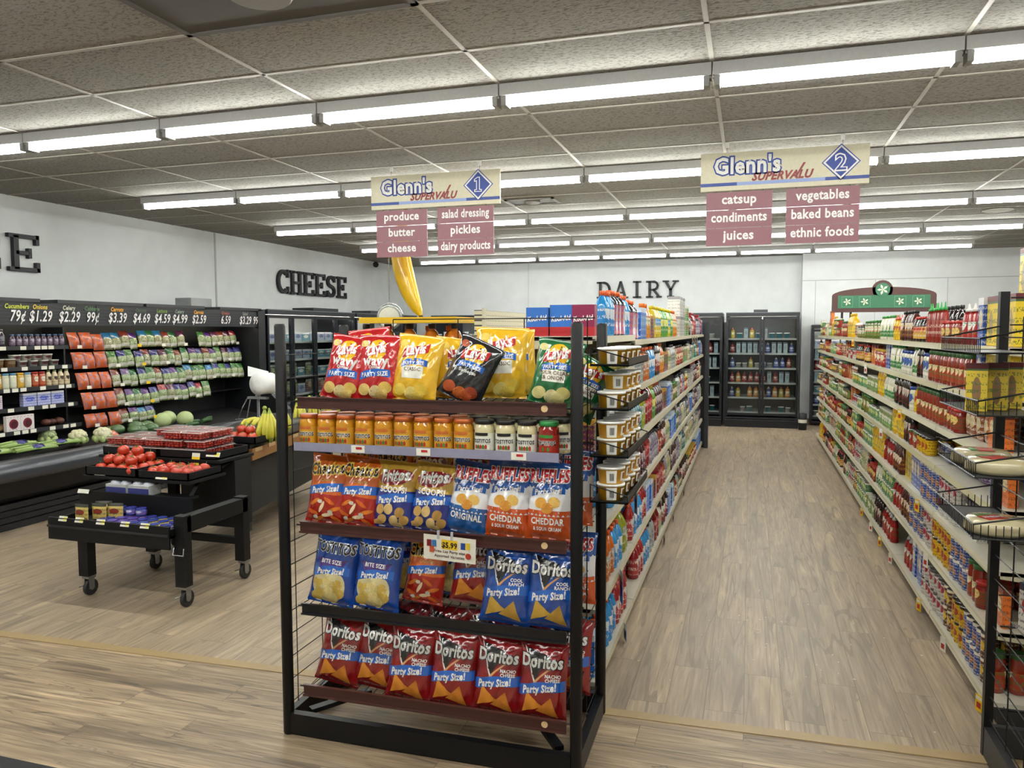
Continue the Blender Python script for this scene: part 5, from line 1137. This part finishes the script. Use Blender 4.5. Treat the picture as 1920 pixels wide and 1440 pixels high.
# ------------------------------------------------------------------ glass door coolers
FRM = M('0d1018', .35)
def cooler(label, loc, rot, nd, Wd_, H=2.13, D=.85, z0=.22, shelves=6, base=True, group=None, hid=False):
    t = thing('glass_door_cooler', label, 'cooler', loc, rot, group); L = nd*Wd_
    m = MB(); zb = 0 if base else z0-.08
    m.box(0, .04, .06, D, zb, H, FRM); m.box(L-.04, L, .06, D, zb, H, FRM); m.box(.04, L-.04, D-.03, D, zb, H, M('55585c', .6)); m.box(.04, L-.04, .06, D, H-.06, H, FRM); m.box(.04, L-.04, .06, D-.03, zb, z0-.04, FRM)
    obj('cabinet_body', m, t)
    if base:
        m = MB(); m.box(0, L, -.03, .06, .0, .12, FRM); m.box(0, L, -.045, .0, .125, .15, M('2a2d33', .3)); m.box(0, L, -.045, .0, .165, .19, M('2a2d33', .3)); obj('kick_grille', m, t)
    m = MB(); m.box(0, L, -.01, .06, H-.07, H+.0, M('1c1f25', .35)); m.box(0, L, -.02, .02, H-.005, H+.008, M('6a6e74', .3)); obj('header_trim', m, t)
    sh = [z0+.06+(H-.2-z0-.06)/shelves*k for k in range(shelves)]
    for z in sh:
        s = MB(); s.box(.045, L-.045, .1, D-.05, z-.015, z, M('8a8e90', .5)); s.box(.045, L-.045, .094, .1, z-.03, z+.004, M('b8b8b0', .5)); obj('shelf', s, t)
    m = MB(); m.box(.06, L-.06, .075, .095, H-.11, H-.085, M('fff4e4', .5, emis=14.)); obj('added_fill_strip', m, t)  # glowing strip added out of view to brighten the goods; no lit lamp here
    for i in range(nd):
        x0, x1 = i*Wd_+.004, (i+1)*Wd_-.004
        f = MB(); w = .042
        f.box(x0, x0+w, 0, .045, z0, H-.08, FRM); f.box(x1-w, x1, 0, .045, z0, H-.08, FRM); f.box(x0+w, x1-w, 0, .045, z0, z0+w, FRM); f.box(x0+w, x1-w, 0, .045, H-.08-w, H-.08, FRM)
        fo = obj('door', f, t)
        g = MB(); g.box(x0+w, x1-w, .018, .022, z0+w, H-.08-w, GLASS); obj('glass_pane', g, fo)
        h = MB(); h.tube([(x1-.02, -.03, z0+.6), (x1-.02, -.035, z0+.95)], .009, BLACKM, 6); h.box(x1-.026, x1-.014, -.03, 0, z0+.61, z0+.63, BLACKM); h.box(x1-.026, x1-.014, -.03, 0, z0+.92, z0+.94, BLACKM); obj('door_handle', h, fo)
    return sh
def stock(sh, origin, rot, x0, x1, rows, yin, desc):
    c, s = cos(rot), sin(rot)
    for r, z in enumerate(sh):
        keys = rows[r % len(rows)]; x = x0; k = 0; q = random.Random(r*7+int(x0*10))
        while x < x1-.05:
            key = q.choice(keys)
            if key is None: x += .1; continue
            S = SKU[key]
            if x+S['w'] > x1: break
            k += 1; lx, ly = x+S['w']/2, yin+S['d']/2
            put(key, (origin[0]+lx*c-ly*s, origin[1]+lx*s+ly*c, z+.001), rot, '%s, %s from left on shelf %s, %s' % (S['desc'], ordn(k), ('one', 'two', 'three', 'four', 'five', 'six', 'seven')[r], desc), 'goods in the '+desc)
            x += S['w']+.012
YC = 14.95
sh = cooler('black two door dairy cooler at the end of the aisle', (-.44, YC, 0), 0, 2, .648, base=True)
stock(sh, (-.44, YC), 0, .07, 1.24, [['ctb', 'ctb', 'ctt', None], ['cjo', 'cjy', 'cjb', None], ['cjr', 'cjo', 'cjr', 'cjw'], ['cjr', 'cjb', 'cjy', 'ctb'], ['cjr', 'cjw', 'cjy', 'cjb'], ['cjw', 'ctt', 'cjy']], .12, 'end of aisle cooler')
x = -.5
for i in range(3):
    sh = cooler('black three door dairy cooler, %s left of the end of aisle cooler' % ordn(i+1), (x-1.944, YC, 0), 0, 3, .648)
    if i == 0: stock(sh, (x-1.944, YC), 0, 1.35, 1.88, [['ctt', 'ctb'], ['ctt', 'cjw'], ['fz1', 'ctt'], ['cjw'], ['cjr', 'cjw'], ['fz4', 'ctb']], .12, 'dairy cooler')
    if i == 2: stock(sh, (x-1.944, YC), 0, .07, 1.88, [['ctt', 'ctb'], ['cjw', 'cjb'], ['fz1', 'ctt'], ['cjw', 'cjo'], ['cjr', 'cjw'], ['fz4', 'ctb']], .12, 'corner dairy cooler')
    x -= 1.98
for i, yy in enumerate((9.66, 12.31)):
    sh = cooler('black four door freezer on the left wall, %s' % ('right of the produce case', 'in the left back corner'), (-6.72, yy, 0), RD(90), 4, .65) if 0 else cooler('black four door freezer on the left wall, %s' % (('right of the produce case', 'in the left back corner')[i]), (-6.72, yy, 0), RD(90), 4, .65)
    stock(sh, (-6.72, yy), RD(90), .07, 2.5 if i == 0 else 1.3, [['fz2', 'fz4', 'fz3'], ['fz4', 'fz2'], ['fz4', 'fz3', 'fz2'], ['fz1', 'fz2'], ['fz1', 'fz3', 'fz4'], ['fz1', 'fz4', 'fz1']], .12, 'left wall freezer %s' % ('near', 'far')[i])
# walk-in dairy doors set in the right back wall
sh = cooler('black framed walk-in dairy doors set in the white back wall', (1.10, YBR-.3, 0), 0, 3, .64, 1.9, .29, .13, 7, base=False)
stock(sh, (1.10, YBR-.3), 0, .06, 1.85, [['fz4', 'ctb'], ['fz4', 'cjb'], ['fz1', 'fz4'], ['cjw', 'cjy'], ['cjr', 'cjy'], ['fz4', 'cjw'], ['fz4']], .11, 'walk-in cooler')
bo = MB(); bo.lathe([(.07, 0), (.075, .12), (.075, .13, TAGW), (.075, .19), (.075, .2), (.07, .3), (.02, .31)], M('16191a', .5), 14); tag(obj('cart_bumper_post', bo, None, (.93, 14.8, 0)), 'short black bumper post at the right foot of the dairy cooler', 'bumper')
for i, (x, w, c) in enumerate(((-3.2, .5, '2a2c30'), (-2.1, .45, '2a2c30'), (.05, .25, '3a3c40'))):
    tag(obj('cooler_top_cover', MB().box(x, x+w, YC+.15, YC+.6, 2.14, 2.19, M(c, .4))), 'flat dark cover lying on the dairy coolers, %s from left' % ordn(i+1), 'cover')
for i, (y, w) in enumerate(((11.2, .8), (13.2, .9))):
    tag(obj('cooler_top_cover', MB().box(-7.3, -6.9, y, y+w, 2.14, 2.2, M('3a3c40' if i else '202226', .4))), 'flat cover lying on the left wall freezers, %s' % ('nearer', 'farther')[i], 'cover')

# ------------------------------------------------------------------ tiered produce cart
ct = thing('produce_cart', 'black tiered produce cart on casters holding tomatoes', 'cart', (-4.35, 4.08, 0))
def leg(x, y, z1, back=False):
    l = MB(); l.box(x-.04, x+.04, y-.035, y+.035, .14, z1, BLACK); lo = obj('leg', l, ct)
    w = MB(); w.lathe([(.052, -.014), (.056, -.01), (.056, .01), (.052, .014)], RUBBER, 16, Matrix.Translation((x+.01, y+.01, .056)) @ Matrix.Rotation(RD(90), 4, 'Y') @ Matrix.Rotation(0, 4, 'Z'))
    w.lathe([(.02, -.017), (.02, .017)], STEEL, 10, Matrix.Translation((x+.01, y+.01, .056)) @ Matrix.Rotation(RD(90), 4, 'Y'))
    for s_ in (-.021, .019): w.box(x+.01+s_, x+.01+s_+.003, y-.02, y+.025, .05, .125, STEEL)
    w.box(x-.02, x+.04, y-.03, y+.03, .122, .14, STEEL); w.tube([(x-.02, y-.02, .07), (x-.05, y-.03, .06)], .004, STEEL, 4); obj('caster', w, lo)
for x, y, z in ((.03, .0, .44), (.83, .0, .61), (.03, .61, .6), (.83, .61, .61)): leg(x, y, z)
m = MB(); m.box(.79, .87, -.0, .63, .5, .6, BLACK); obj('side_rail', m, ct)
m = MB(); m.box(-.01, .07, -.0, .63, .42, .52, BLACK); obj('side_rail', m, ct)
m = MB(); m.box(.0, .86, .58, .62, .26, .31, BLACK); obj('cross_bar', m, ct)
m = MB(); m.box(-.2, .8, -.09, -.075, .4, .55, BLACK); m.box(-.2, .8, -.1, -.085, .485, .5, M('2a2c30', .3)); m.box(-.2, .8, -.075, .27, .47, .485, BLACK); m.box(-.2, -.185, -.08, .27, .47, .53, BLACK); m.box(.785, .8, -.08, .27, .47, .53, BLACK)
obj('lower_tray', m, ct)
m = MB(); m.box(-.3, .68, .27, .285, .5, .655, BLACK); obj('back_plate', m, ct)
m = MB(); m.box(-.33, .62, .33, .72, .735, .755, BLACK); obj('middle_deck', m, ct)
m = MB(); m.box(-.53, .6, .68, 1.09, .825, .845, BLACK); obj('upper_deck', m, ct)
for x in (-.1, .55):
    m = MB(); m.tube([(x, .25, .45), (x, .5, .72), (x, .95, .83)], .018, BLACK, 4); obj('slanted_strut', m, ct)
m = MB(); m.box(.1, .6, .85, 1.05, .3, .82, DARKBOX); obj('pedestal', m, ct)
for x, y in ((-.3, .98),): leg(x, y, .8)
m = MB(); m.tube([(.79, -.04, .4), (.8, -.06, .36), (.88, -.06, .36), (.87, -.04, .4)], .005, STEEL, 5); obj('wire_hook', m, ct)
def tray(x, y, z, w, d, label, h=.06):
    m = MB(); m.box(-w/2, w/2, -d/2, d/2, 0, .008, BLACK)
    for a in ((-w/2, w/2, -d/2, -d/2+.01), (-w/2, w/2, d/2-.01, d/2), (-w/2, -w/2+.01, -d/2, d/2), (w/2-.01, w/2, -d/2, d/2)): m.box(*a, 0, h, BLACK)
    return tag(obj('produce_tray', m, None, (x, y, z)), label, 'tray', 'black produce trays')
tray(-4.43, 4.6, .757, .46, .36, 'black tray of vine tomatoes, left of the middle deck', .065)
tray(-3.97, 4.6, .757, .44, .36, 'black tray with fewer tomatoes, right of the middle deck', .055)
tray(-4.6, 4.98, .847, .52, .39, 'black tray under the left grape tomato boxes'); tray(-4.06, 4.98, .847, .52, .39, 'black tray under the right grape tomato boxes')
tray(-4.06, 5.52, .877, .36, .3, 'black tray of round tomatoes at the corner of the banana table')
def tomato():
    t = thing('tomato', 'x', 'tomato'); m = MB()
    pr = [(.002, .004), (.018, .0), (.034, .012), (.043, .032), (.041, .052), (.028, .068), (.012, .072), (.003, .068)]
    m.lathe(pr, M('c23a1e', .2, coat=.5), 14); obj('fruit', m, t)
    s = MB()
    for k in range(5): a = k*1.256; s.add([(0, 0, .071), (.008*cos(a+.5), .008*sin(a+.5), .073), (.024*cos(a), .024*sin(a), .071), (.008*cos(a-.5), .008*sin(a-.5), .073)], [(0, 3, 2, 1)], M('5a7a34', .6))
    s.tube([(0, 0, .07), (.004, 0, .09)], .002, M('5a7a34', .6), 4); obj('stem', s, t)
    return t
tm0 = tomato(); first = True; rr = random.Random(11)
spots = []
for i in range(4):
    for j in range(4): spots.append((-4.56+.094*i+.02*(j % 2), 4.47+.085*j, .768))
for i in range(3):
    for j in range(3): spots.append((-4.52+.092*i, 4.52+.09*j, .828))
spots += [(-4.45, 4.58, .888), (-4.36, 4.62, .885)]
lb = ['vine tomato in the left cart tray, %s counted from the front left' % ordn(i+1) for i in range(len(spots))]
n0 = len(spots)
for i in range(4):
    for j in range(3): spots.append((-4.11+.095*i+.01*(j % 2), 4.49+.09*j, .766))
lb += ['loose red tomato in the right cart tray, %s counted from the front left' % ordn(i+1) for i in range(len(spots)-n0)]
n1 = len(spots)
for i in range(3):
    for j in range(2): spots.append((-4.16+.1*i, 5.46+.1*j, .889))
spots += [(-4.11, 5.51, .944), (-4.02, 5.52, .944)]
lb += ['round tomato beside the bananas, %s counted from the front left' % ordn(i+1) for i in range(len(spots)-n1)]
for (x, y, z), l_ in zip(spots, lb):
    p = (x+rr.uniform(-.006, .006), y, z); r = (rr.uniform(-.35, .35), rr.uniform(-.35, .35), rr.uniform(0, 6)); g = 'tomatoes on the cart'
    if first: tm0.location = p; tm0.rotation_euler = r; tm0['label'] = l_; tm0['group'] = g; first = False
    else: dup(tm0, p, r, l_, g)
# clear boxes of grape tomatoes
def clam():
    t = thing('grape_tomato_box', 'x', 'punnet'); m = MB(); w, d, h = .088, .058, .062
    vs = [(sx*w*k, sy*d*k, z) for z, k in ((0, .9), (h-.012, 1)) for sx, sy in ((-1, -1), (1, -1), (1, 1), (-1, 1))]
    m.add(vs, [(3, 2, 1, 0)]+[(a, (a+1) % 4, (a+1) % 4+4, a+4) for a in range(4)], PLASTIC); m.box(-w*1.05, w*1.05, -d*1.06, d*1.06, h-.014, h-.01, PLASTIC); obj('plastic_base', m, t)
    l = MB(); l.add([(sx*w*k, sy*d*k, z) for z, k in ((h-.009, 1.03), (h, .93)) for sx, sy in ((-1, -1), (1, -1), (1, 1), (-1, 1))], [(4, 5, 6, 7)]+[(a, (a+1) % 4, (a+1) % 4+4, a+4) for a in range(4)], LIDP); l.box(-w*1.06, w*1.06, -d*1.07, -d*1.04, h-.012, h-.007, M('d8c4c0', .3)); obj('plastic_lid', l, t)
    g = MB(); q = random.Random(4)
    for z in (.012, .03, .044):
        for i in range(6):
            for j in range(4): g.ball((-.068+.027*i+q.uniform(-.004, .004), -.04+.027*j+q.uniform(-.004, .004), z), .0135, M('b4241a', .25, coat=.4) if q.random() < .8 else M('c8401c', .25), 7, 5, .85)
    o = obj('grape_tomatoes', g, t); o['kind'] = 'stuff'
    return t
c0 = clam(); first = True; k = 0
for lay in range(3):
    for j in range(3):
        for i in range(5 if lay < 2 else 3):
            if lay == 2 and j == 0 and i == 0: continue
            k += 1; x = -4.76+.187*i+(.36 if lay == 2 else 0)+(.0 if lay < 1 else rr.uniform(-.012, .012)); y = 4.86+.128*j; z = .857+.064*lay
            l_ = 'clear box of grape tomatoes, %s from left, %s row, %s layer' % (ordn(i+1), ('front', 'middle', 'rear')[j], ('bottom', 'middle', 'top')[lay])
            if first: c0.location = (x, y, z); c0['label'] = l_; c0['group'] = 'grape tomato boxes'; first = False
            else: dup(c0, (x, y, z), rr.uniform(-.06, .06), l_, 'grape tomato boxes')
# small goods on the lower tray
def tagbox(x, y, z, w, h, mats, label, rot=(RD(-25), 0, 0), two=False):
    m = MB(); m.box(-w/2, w/2, -.001, .001, 0, h, mats[0]); m.box(w*.1, w*.45, -.0018, .001, h*.15, h*.85, mats[1])
    tag(obj('price_tag', m, None, (x, y, z), rot), label, 'price tag', 'price tags on the produce cart')
sku('sea', 'crouton_bag', 'bag', 'yellow crouton bag', lambda: pouch(.12, .14, .04, PK('c8b060', '8a2a1c', '3a3a30', 12, zc=.62, rx=.3, rz=.13)), .12, .14)
for j, (x, y) in enumerate(((-4.37, 4.1), (-4.27, 4.15), (-4.17, 4.19), (-4.3, 4.22))): put('sea', (x, y, .487), .1*j, 'yellow crouton bag, %s on the lower tray of the cart' % ordn(j+1), 'crouton bags on the cart')
sku('dj1', 'small_dip_cup', 'cup', 'blue lidded dip cup', lambda: jar(.05, .036, '3a4a98', '2a2e88', PK('4a5aa8', 'c8c8e0', 'b03a6a', 13)), .076, .05)
sku('dj2', 'small_dip_cup', 'cup', 'purple lidded dip cup', lambda: jar(.05, .036, '6a4a88', '4a3a98', PK('8a5a98', 'd8c0d0', 'e0e0e8', 14)), .076, .05)
sku('dj3', 'small_dip_cup', 'cup', 'yellow dip cup, blue lid', lambda: jar(.05, .036, 'a8983a', '2a3a88', PK('b0a048', 'd8d0a0', '3a3a6a', 15)), .076, .05)
k = 0
for i in range(7):
    for j in range(3):
        k += 1; put(('dj1', 'dj2', 'dj2', 'dj1', 'dj3', 'dj3', 'dj1')[i], (-4.19+.088*i, 4.09+.083*j, .487), .3*k, 'small %s dip cup, %s from left, %s row, lower cart tray' % (('blue', 'purple', 'purple', 'blue', 'yellow', 'yellow', 'blue')[i], ordn(i+1), ('front', 'middle', 'back')[j]), 'dip cups on the cart')
for j in range(3): put('dj1', (-4.18+.085*j, 4.09+.08*min(j, 2) if 0 else 4.255, .539), 0, 'blue dip cup stacked on the back row, %s from left' % ordn(j+1), 'stacked dip cups')
for i, x in enumerate((-4.42, -4.28, -4.1, -3.9, -3.74)): tagbox(x, 3.985, .53, .07, .035, (TAGW, M('e8e060', .5)), 'small yellow edged price tag, %s from left on the lower tray' % ordn(i+1))
tagbox(-4.53, 4.42, .76, .1, .035, (TAGW, M('e8e060', .5)), 'price tag at the left end of the tomato trays'); tagbox(-3.98, 4.415, .76, .1, .035, (TAGW, M('e8e060', .5)), 'price tag in front of the right tomato tray')
tagbox(-4.6, 4.33, .64, .1, .03, (TAGW, TAGW), 'blank white tag at the left of the back plate'); tagbox(-3.83, 4.78, .87, .12, .035, (TAGW, M('e8e060', .5)), 'wide price tag below the grape tomatoes')
m = MB(); m.box(-.035, .035, -.001, .001, 0, .11, TAGY); m.box(-.035, .035, -.0016, .001, .075, .11, TAGW); m.text('2.69', 0, -.002, .03, .032, BLACK, .03, 0, None, .9); tag(obj('price_tag', m, None, (-3.98, 4.765, .79), (RD(-12), 0, 0)), 'tall yellow price tag reading 2.69 below the grape tomatoes', 'price tag')
for j, x in enumerate((-4.35, -4.15)):
    m = MB(); m.box(-.09, .09, -.06, .06, 0, .07, M('c8c8c8', .4)); 
    for q in (-.045, .045): m.ball((q, 0, .065), .045, M('b8bac4', .3), 10, 6, .7)
    m.box(-.09, .09, -.0605, -.06, .01, .05, M('3a3f80', .4)); tag(obj('mushroom_carton', m, None, (x, 4.44, .64)), 'white and blue carton behind the back plate, %s' % ('left', 'right')[j], 'carton')
m = MB(); m.box(-4.55, -3.75, 4.36, 4.52, .62, .639, BLACK); tag(obj('carton_shelf', m), 'narrow black shelf behind the cart back plate', 'shelf')

# ------------------------------------------------------------------ banana table
bt = thing('banana_table', 'black produce table with wooden edge holding bananas', 'table', (-3.86, 5.2, 0), RD(12.5))
m = MB(); m.box(-.8, -.02, .16, 2.6, .84, .875, BLACK); obj('tabletop', m, bt)
m = MB(); m.box(-.02, .0, .15, 2.6, .745, .84, M('9a6a34', .45, bump=.2, bscale=20)); m.box(-.8, 0, .14, .16, .745, .84, M('7a5228', .45)); obj('wooden_edge', m, bt)
m = MB()
for k in range(9): m.box(-.002, .006, .2+.28*k, .34+.28*k, .81, .842, M('c8a878', .5))
obj('edge_labels', m, bt)
m = MB(); m.box(-.7, -.12, .3, 2.5, .25, .74, DARKBOX); obj('base_cabinet', m, bt)
m = MB()
for k in range(14): a = pi*k/13; m.add([(-.06+.0*k, .1+.17*k, .875), (-.03, .1+.17*k, .875), (-.03, .1+.17*(k+1), .875), (-.06, .1+.17*(k+1), .875)], [(0, 1, 2, 3)], BLACK)
pr = [(-.02, .84), (.02, .87), (.03, .92), (.01, .97), (-.02, .985), (-.03, .98), (.0, .96), (.015, .92), (.005, .88), (-.03, .86)]
vs = [(x, y, z) for y in (.55, 2.6) for x, z in pr]; n = len(pr); m.add(vs, [(k, (k+1) % n, (k+1) % n+n, k+n) for k in range(n)]+[tuple(range(n))], M('3a3c42', .4), True); obj('curved_guard', m, bt)
for x, y in ((-.1, .22), (-.72, .22), (-.1, 2.4), (-.72, 2.4)):
    l = MB(); l.box(x-.035, x+.035, y-.035, y+.035, .14, .8, BLACK); lo = obj('leg', l, bt)
    w = MB(); w.lathe([(.052, -.014), (.056, 0), (.052, .014)], RUBBER, 16, Matrix.Translation((x, y, .056)) @ Matrix.Rotation(RD(90), 4, 'Y')); w.box(x-.025, x-.02, y-.02, y+.02, .05, .14, STEEL); w.box(x+.02, x+.025, y-.02, y+.02, .05, .14, STEEL); obj('caster', w, lo)
BAN = M('c4bc3c', .45); BANG = M('8a9a34', .5)
def bunch(n, label, loc, rot, s=1.):
    m = MB()
    for k in range(n):
        a = -.5+1./max(1, n-1)*k; ca, sa = cos(a), sin(a)
        P_ = [(0, .0, .13), (.02, .0, .1), (.06, .0, .055), (.09, .0, .0), (.095, .0, -.05), (.08, 0, -.09)]; R_ = [.006, .01, .017, .019, .015, .004]
        o = len(m.v); N = 7
        for (x, y, z), r in zip(P_, R_):
            for q in range(N): t = 2*pi*q/N; m.v.append(((x+r*cos(t))*ca-(y+r*sin(t)+.03*(k % 2))*sa, (x+r*cos(t))*sa+(y+r*sin(t)+.03*(k % 2))*ca, z+.3*r*cos(t)))
        for j in range(len(P_)-1):
            mi = m.mi(BANG if j in (0, 4) else BAN)
            for q in range(N): m.f.append((o+j*N+q, o+j*N+(q+1) % N, o+(j+1)*N+(q+1) % N, o+(j+1)*N+q)); m.m.append(mi); m.s.append(True)
    m.ball((0, 0, .135), .016, BANG, 8, 5)
    o = tag(obj('banana_bunch', m, None, loc, rot), label, 'bananas', 'banana bunches on the table'); o.scale = (s, s, s); return o
bunch(6, 'large yellow green banana bunch at the near corner of the table', (-3.96, 5.62, .99), (0, .2, -.9), 1.25)
bunch(5, 'banana bunch lying just left of the near corner bunch', (-4.1, 5.65, .96), (0, -1.0, -1.5), 1.1)
bunch(5, 'banana bunch behind the left rack post', (-4.08, 6.0, .99), (0, 0, -.5), 1.1)
for i, (x, y) in enumerate(((-4.22, 6.5), (-4.3, 6.85), (-4.38, 7.2), (-4.45, 7.5))): bunch(5, 'green tipped banana bunch, %s from near end of the far row' % ordn(i+1), (x, y, .99), (0, .1, -.6+.2*i), 1.1)
# produce bag roll on a post
rs = thing('bag_roll_stand', 'steel stand with a big white roll of produce bags', 'dispenser', (-4.22, 5.9, .876))
m = MB(); m.lathe([(.03, 0), (.03, .01), (.012, .012), (.012, .36)], STEEL, 10); obj('pole', m, rs)
m = MB(); m.box(-.015, .015, -.02, .02, .34, .5, STEEL); m.box(-.1, .1, -.02, .02, .325, .345, STEEL); obj('bracket', m, rs)
m = MB(); m.lathe([(.02, -.03), (.095, -.03), (.095, .14), (.02, .14)], M('e6e6e4', .5), 28, Matrix.Translation((.0, .0, .46)) @ Matrix.Rotation(RD(75), 4, 'X') if 0 else Matrix.Translation((.02, -.0, .46)) @ Matrix.Rotation(RD(80), 4, 'Z') @ Matrix.Rotation(RD(90), 4, 'Y')); 
obj('bag_roll', m, rs)
m = MB(); m.add([(-.08, -.03, .53), (-.1, 0, .62), (.06, .08, .57), (.08, .05, .52)], [(0, 1, 2, 3), (3, 2, 1, 0)], M('e0e2e2', .4)); obj('loose_bag', m, rs)
m = MB(); m.tube([(-.1, -.02, .33), (-.13, -.05, .25), (-.17, -.06, .15), (-.08, -.06, .15), (-.06, -.03, .32)], .005, STEEL, 5); m.tube([(-.2, -.06, .14), (-.05, -.06, .15)], .005, STEEL, 5); obj('wire_tie_holder', m, rs)
# hanging scale and inflatable banana
hs = thing('hanging_scale', 'round hanging produce scale on a chain behind the chip rack', 'scale', (-3.4, 6.9, 1.94))
m = MB(); m.lathe([(.11, -.04), (.12, -.035), (.12, .035), (.11, .04)], M('9a9c98', .25, .6), 28, Matrix.Rotation(RD(20), 4, 'Z') @ Matrix.Rotation(RD(90), 4, 'X')); m.lathe([(.1, .041), (.1, .043)], M('d8d8c8', .4), 24, Matrix.Rotation(RD(20), 4, 'Z') @ Matrix.Rotation(RD(90), 4, 'X')); obj('dial_housing', m, hs)
m = MB(); m.tube([(.14*cos(t), .01, .14*sin(t)) for t in [pi*k/12 for k in range(13)]], .006, CHROME, 6); obj('hoop', m, hs)
m = MB()
for k in range(46):
    z = .16+.0255*k; T_ = Matrix.Translation((0, 0, z)) @ Matrix.Rotation(RD(90)*(k % 2), 4, 'Z')
    m.tube([(.007*cos(t), 0, .015*sin(t)) for t in [2*pi*q/6 for q in range(7)]], .0022, STEEL, 4, T_)
ch = obj('chain', m, hs)
m = MB(); m.lathe([(.1, -.42), (.15, -.38), (.152, -.378), (.1, -.425)], CHROME, 20); m.tube([(.14, 0, -.38), (.03, 0, -.12)], .003, STEEL, 4); m.tube([(-.14, 0, -.38), (-.03, 0, -.12)], .003, STEEL, 4); obj('pan', m, hs)
ib = MB(); YL = M('e0b414', .3, coat=.6)
P_ = [(.06, 2.95), (.02, 2.85), (-.0, 2.7), (-.0, 2.55), (.02, 2.42), (.05, 2.3), (.09, 2.18), (.13, 2.08), (.17, 2.0), (.2, 1.95)]; R_ = [.015, .05, .075, .085, .09, .088, .08, .066, .045, .018]
o = len(ib.v); N = 12
for (x, z), r in zip(P_, R_):
    for q in range(N): t = 2*pi*q/N; f_ = 1+.06*cos(t*5); ib.v.append((x+r*f_*cos(t), r*f_*sin(t), z+r*.3*cos(t)))
for j in range(len(P_)-1):
    mi = ib.mi(YL)
    for q in range(N): ib.f.append((o+j*N+q, o+j*N+(q+1) % N, o+(j+1)*N+(q+1) % N, o+(j+1)*N+q)); ib.m.append(mi); ib.s.append(True)
ib.tube([(.06, 0, 2.94), (.05, 0, 3.02)], .02, M('6a5a1c', .4), 8); ib.tube([(.19, 0, 1.97), (.21, 0, 1.93)], .02, M('3a2e14', .4), 8); ib.tube([(.05, 0, 3.0), (.05, 0, CH-.005)], .0015, BLACK, 4)
tag(obj('inflatable_banana', ib, None, (-3.2, 6.75, 0)), 'yellow inflatable banana hanging from the ceiling behind the aisle 1 sign', 'inflatable')
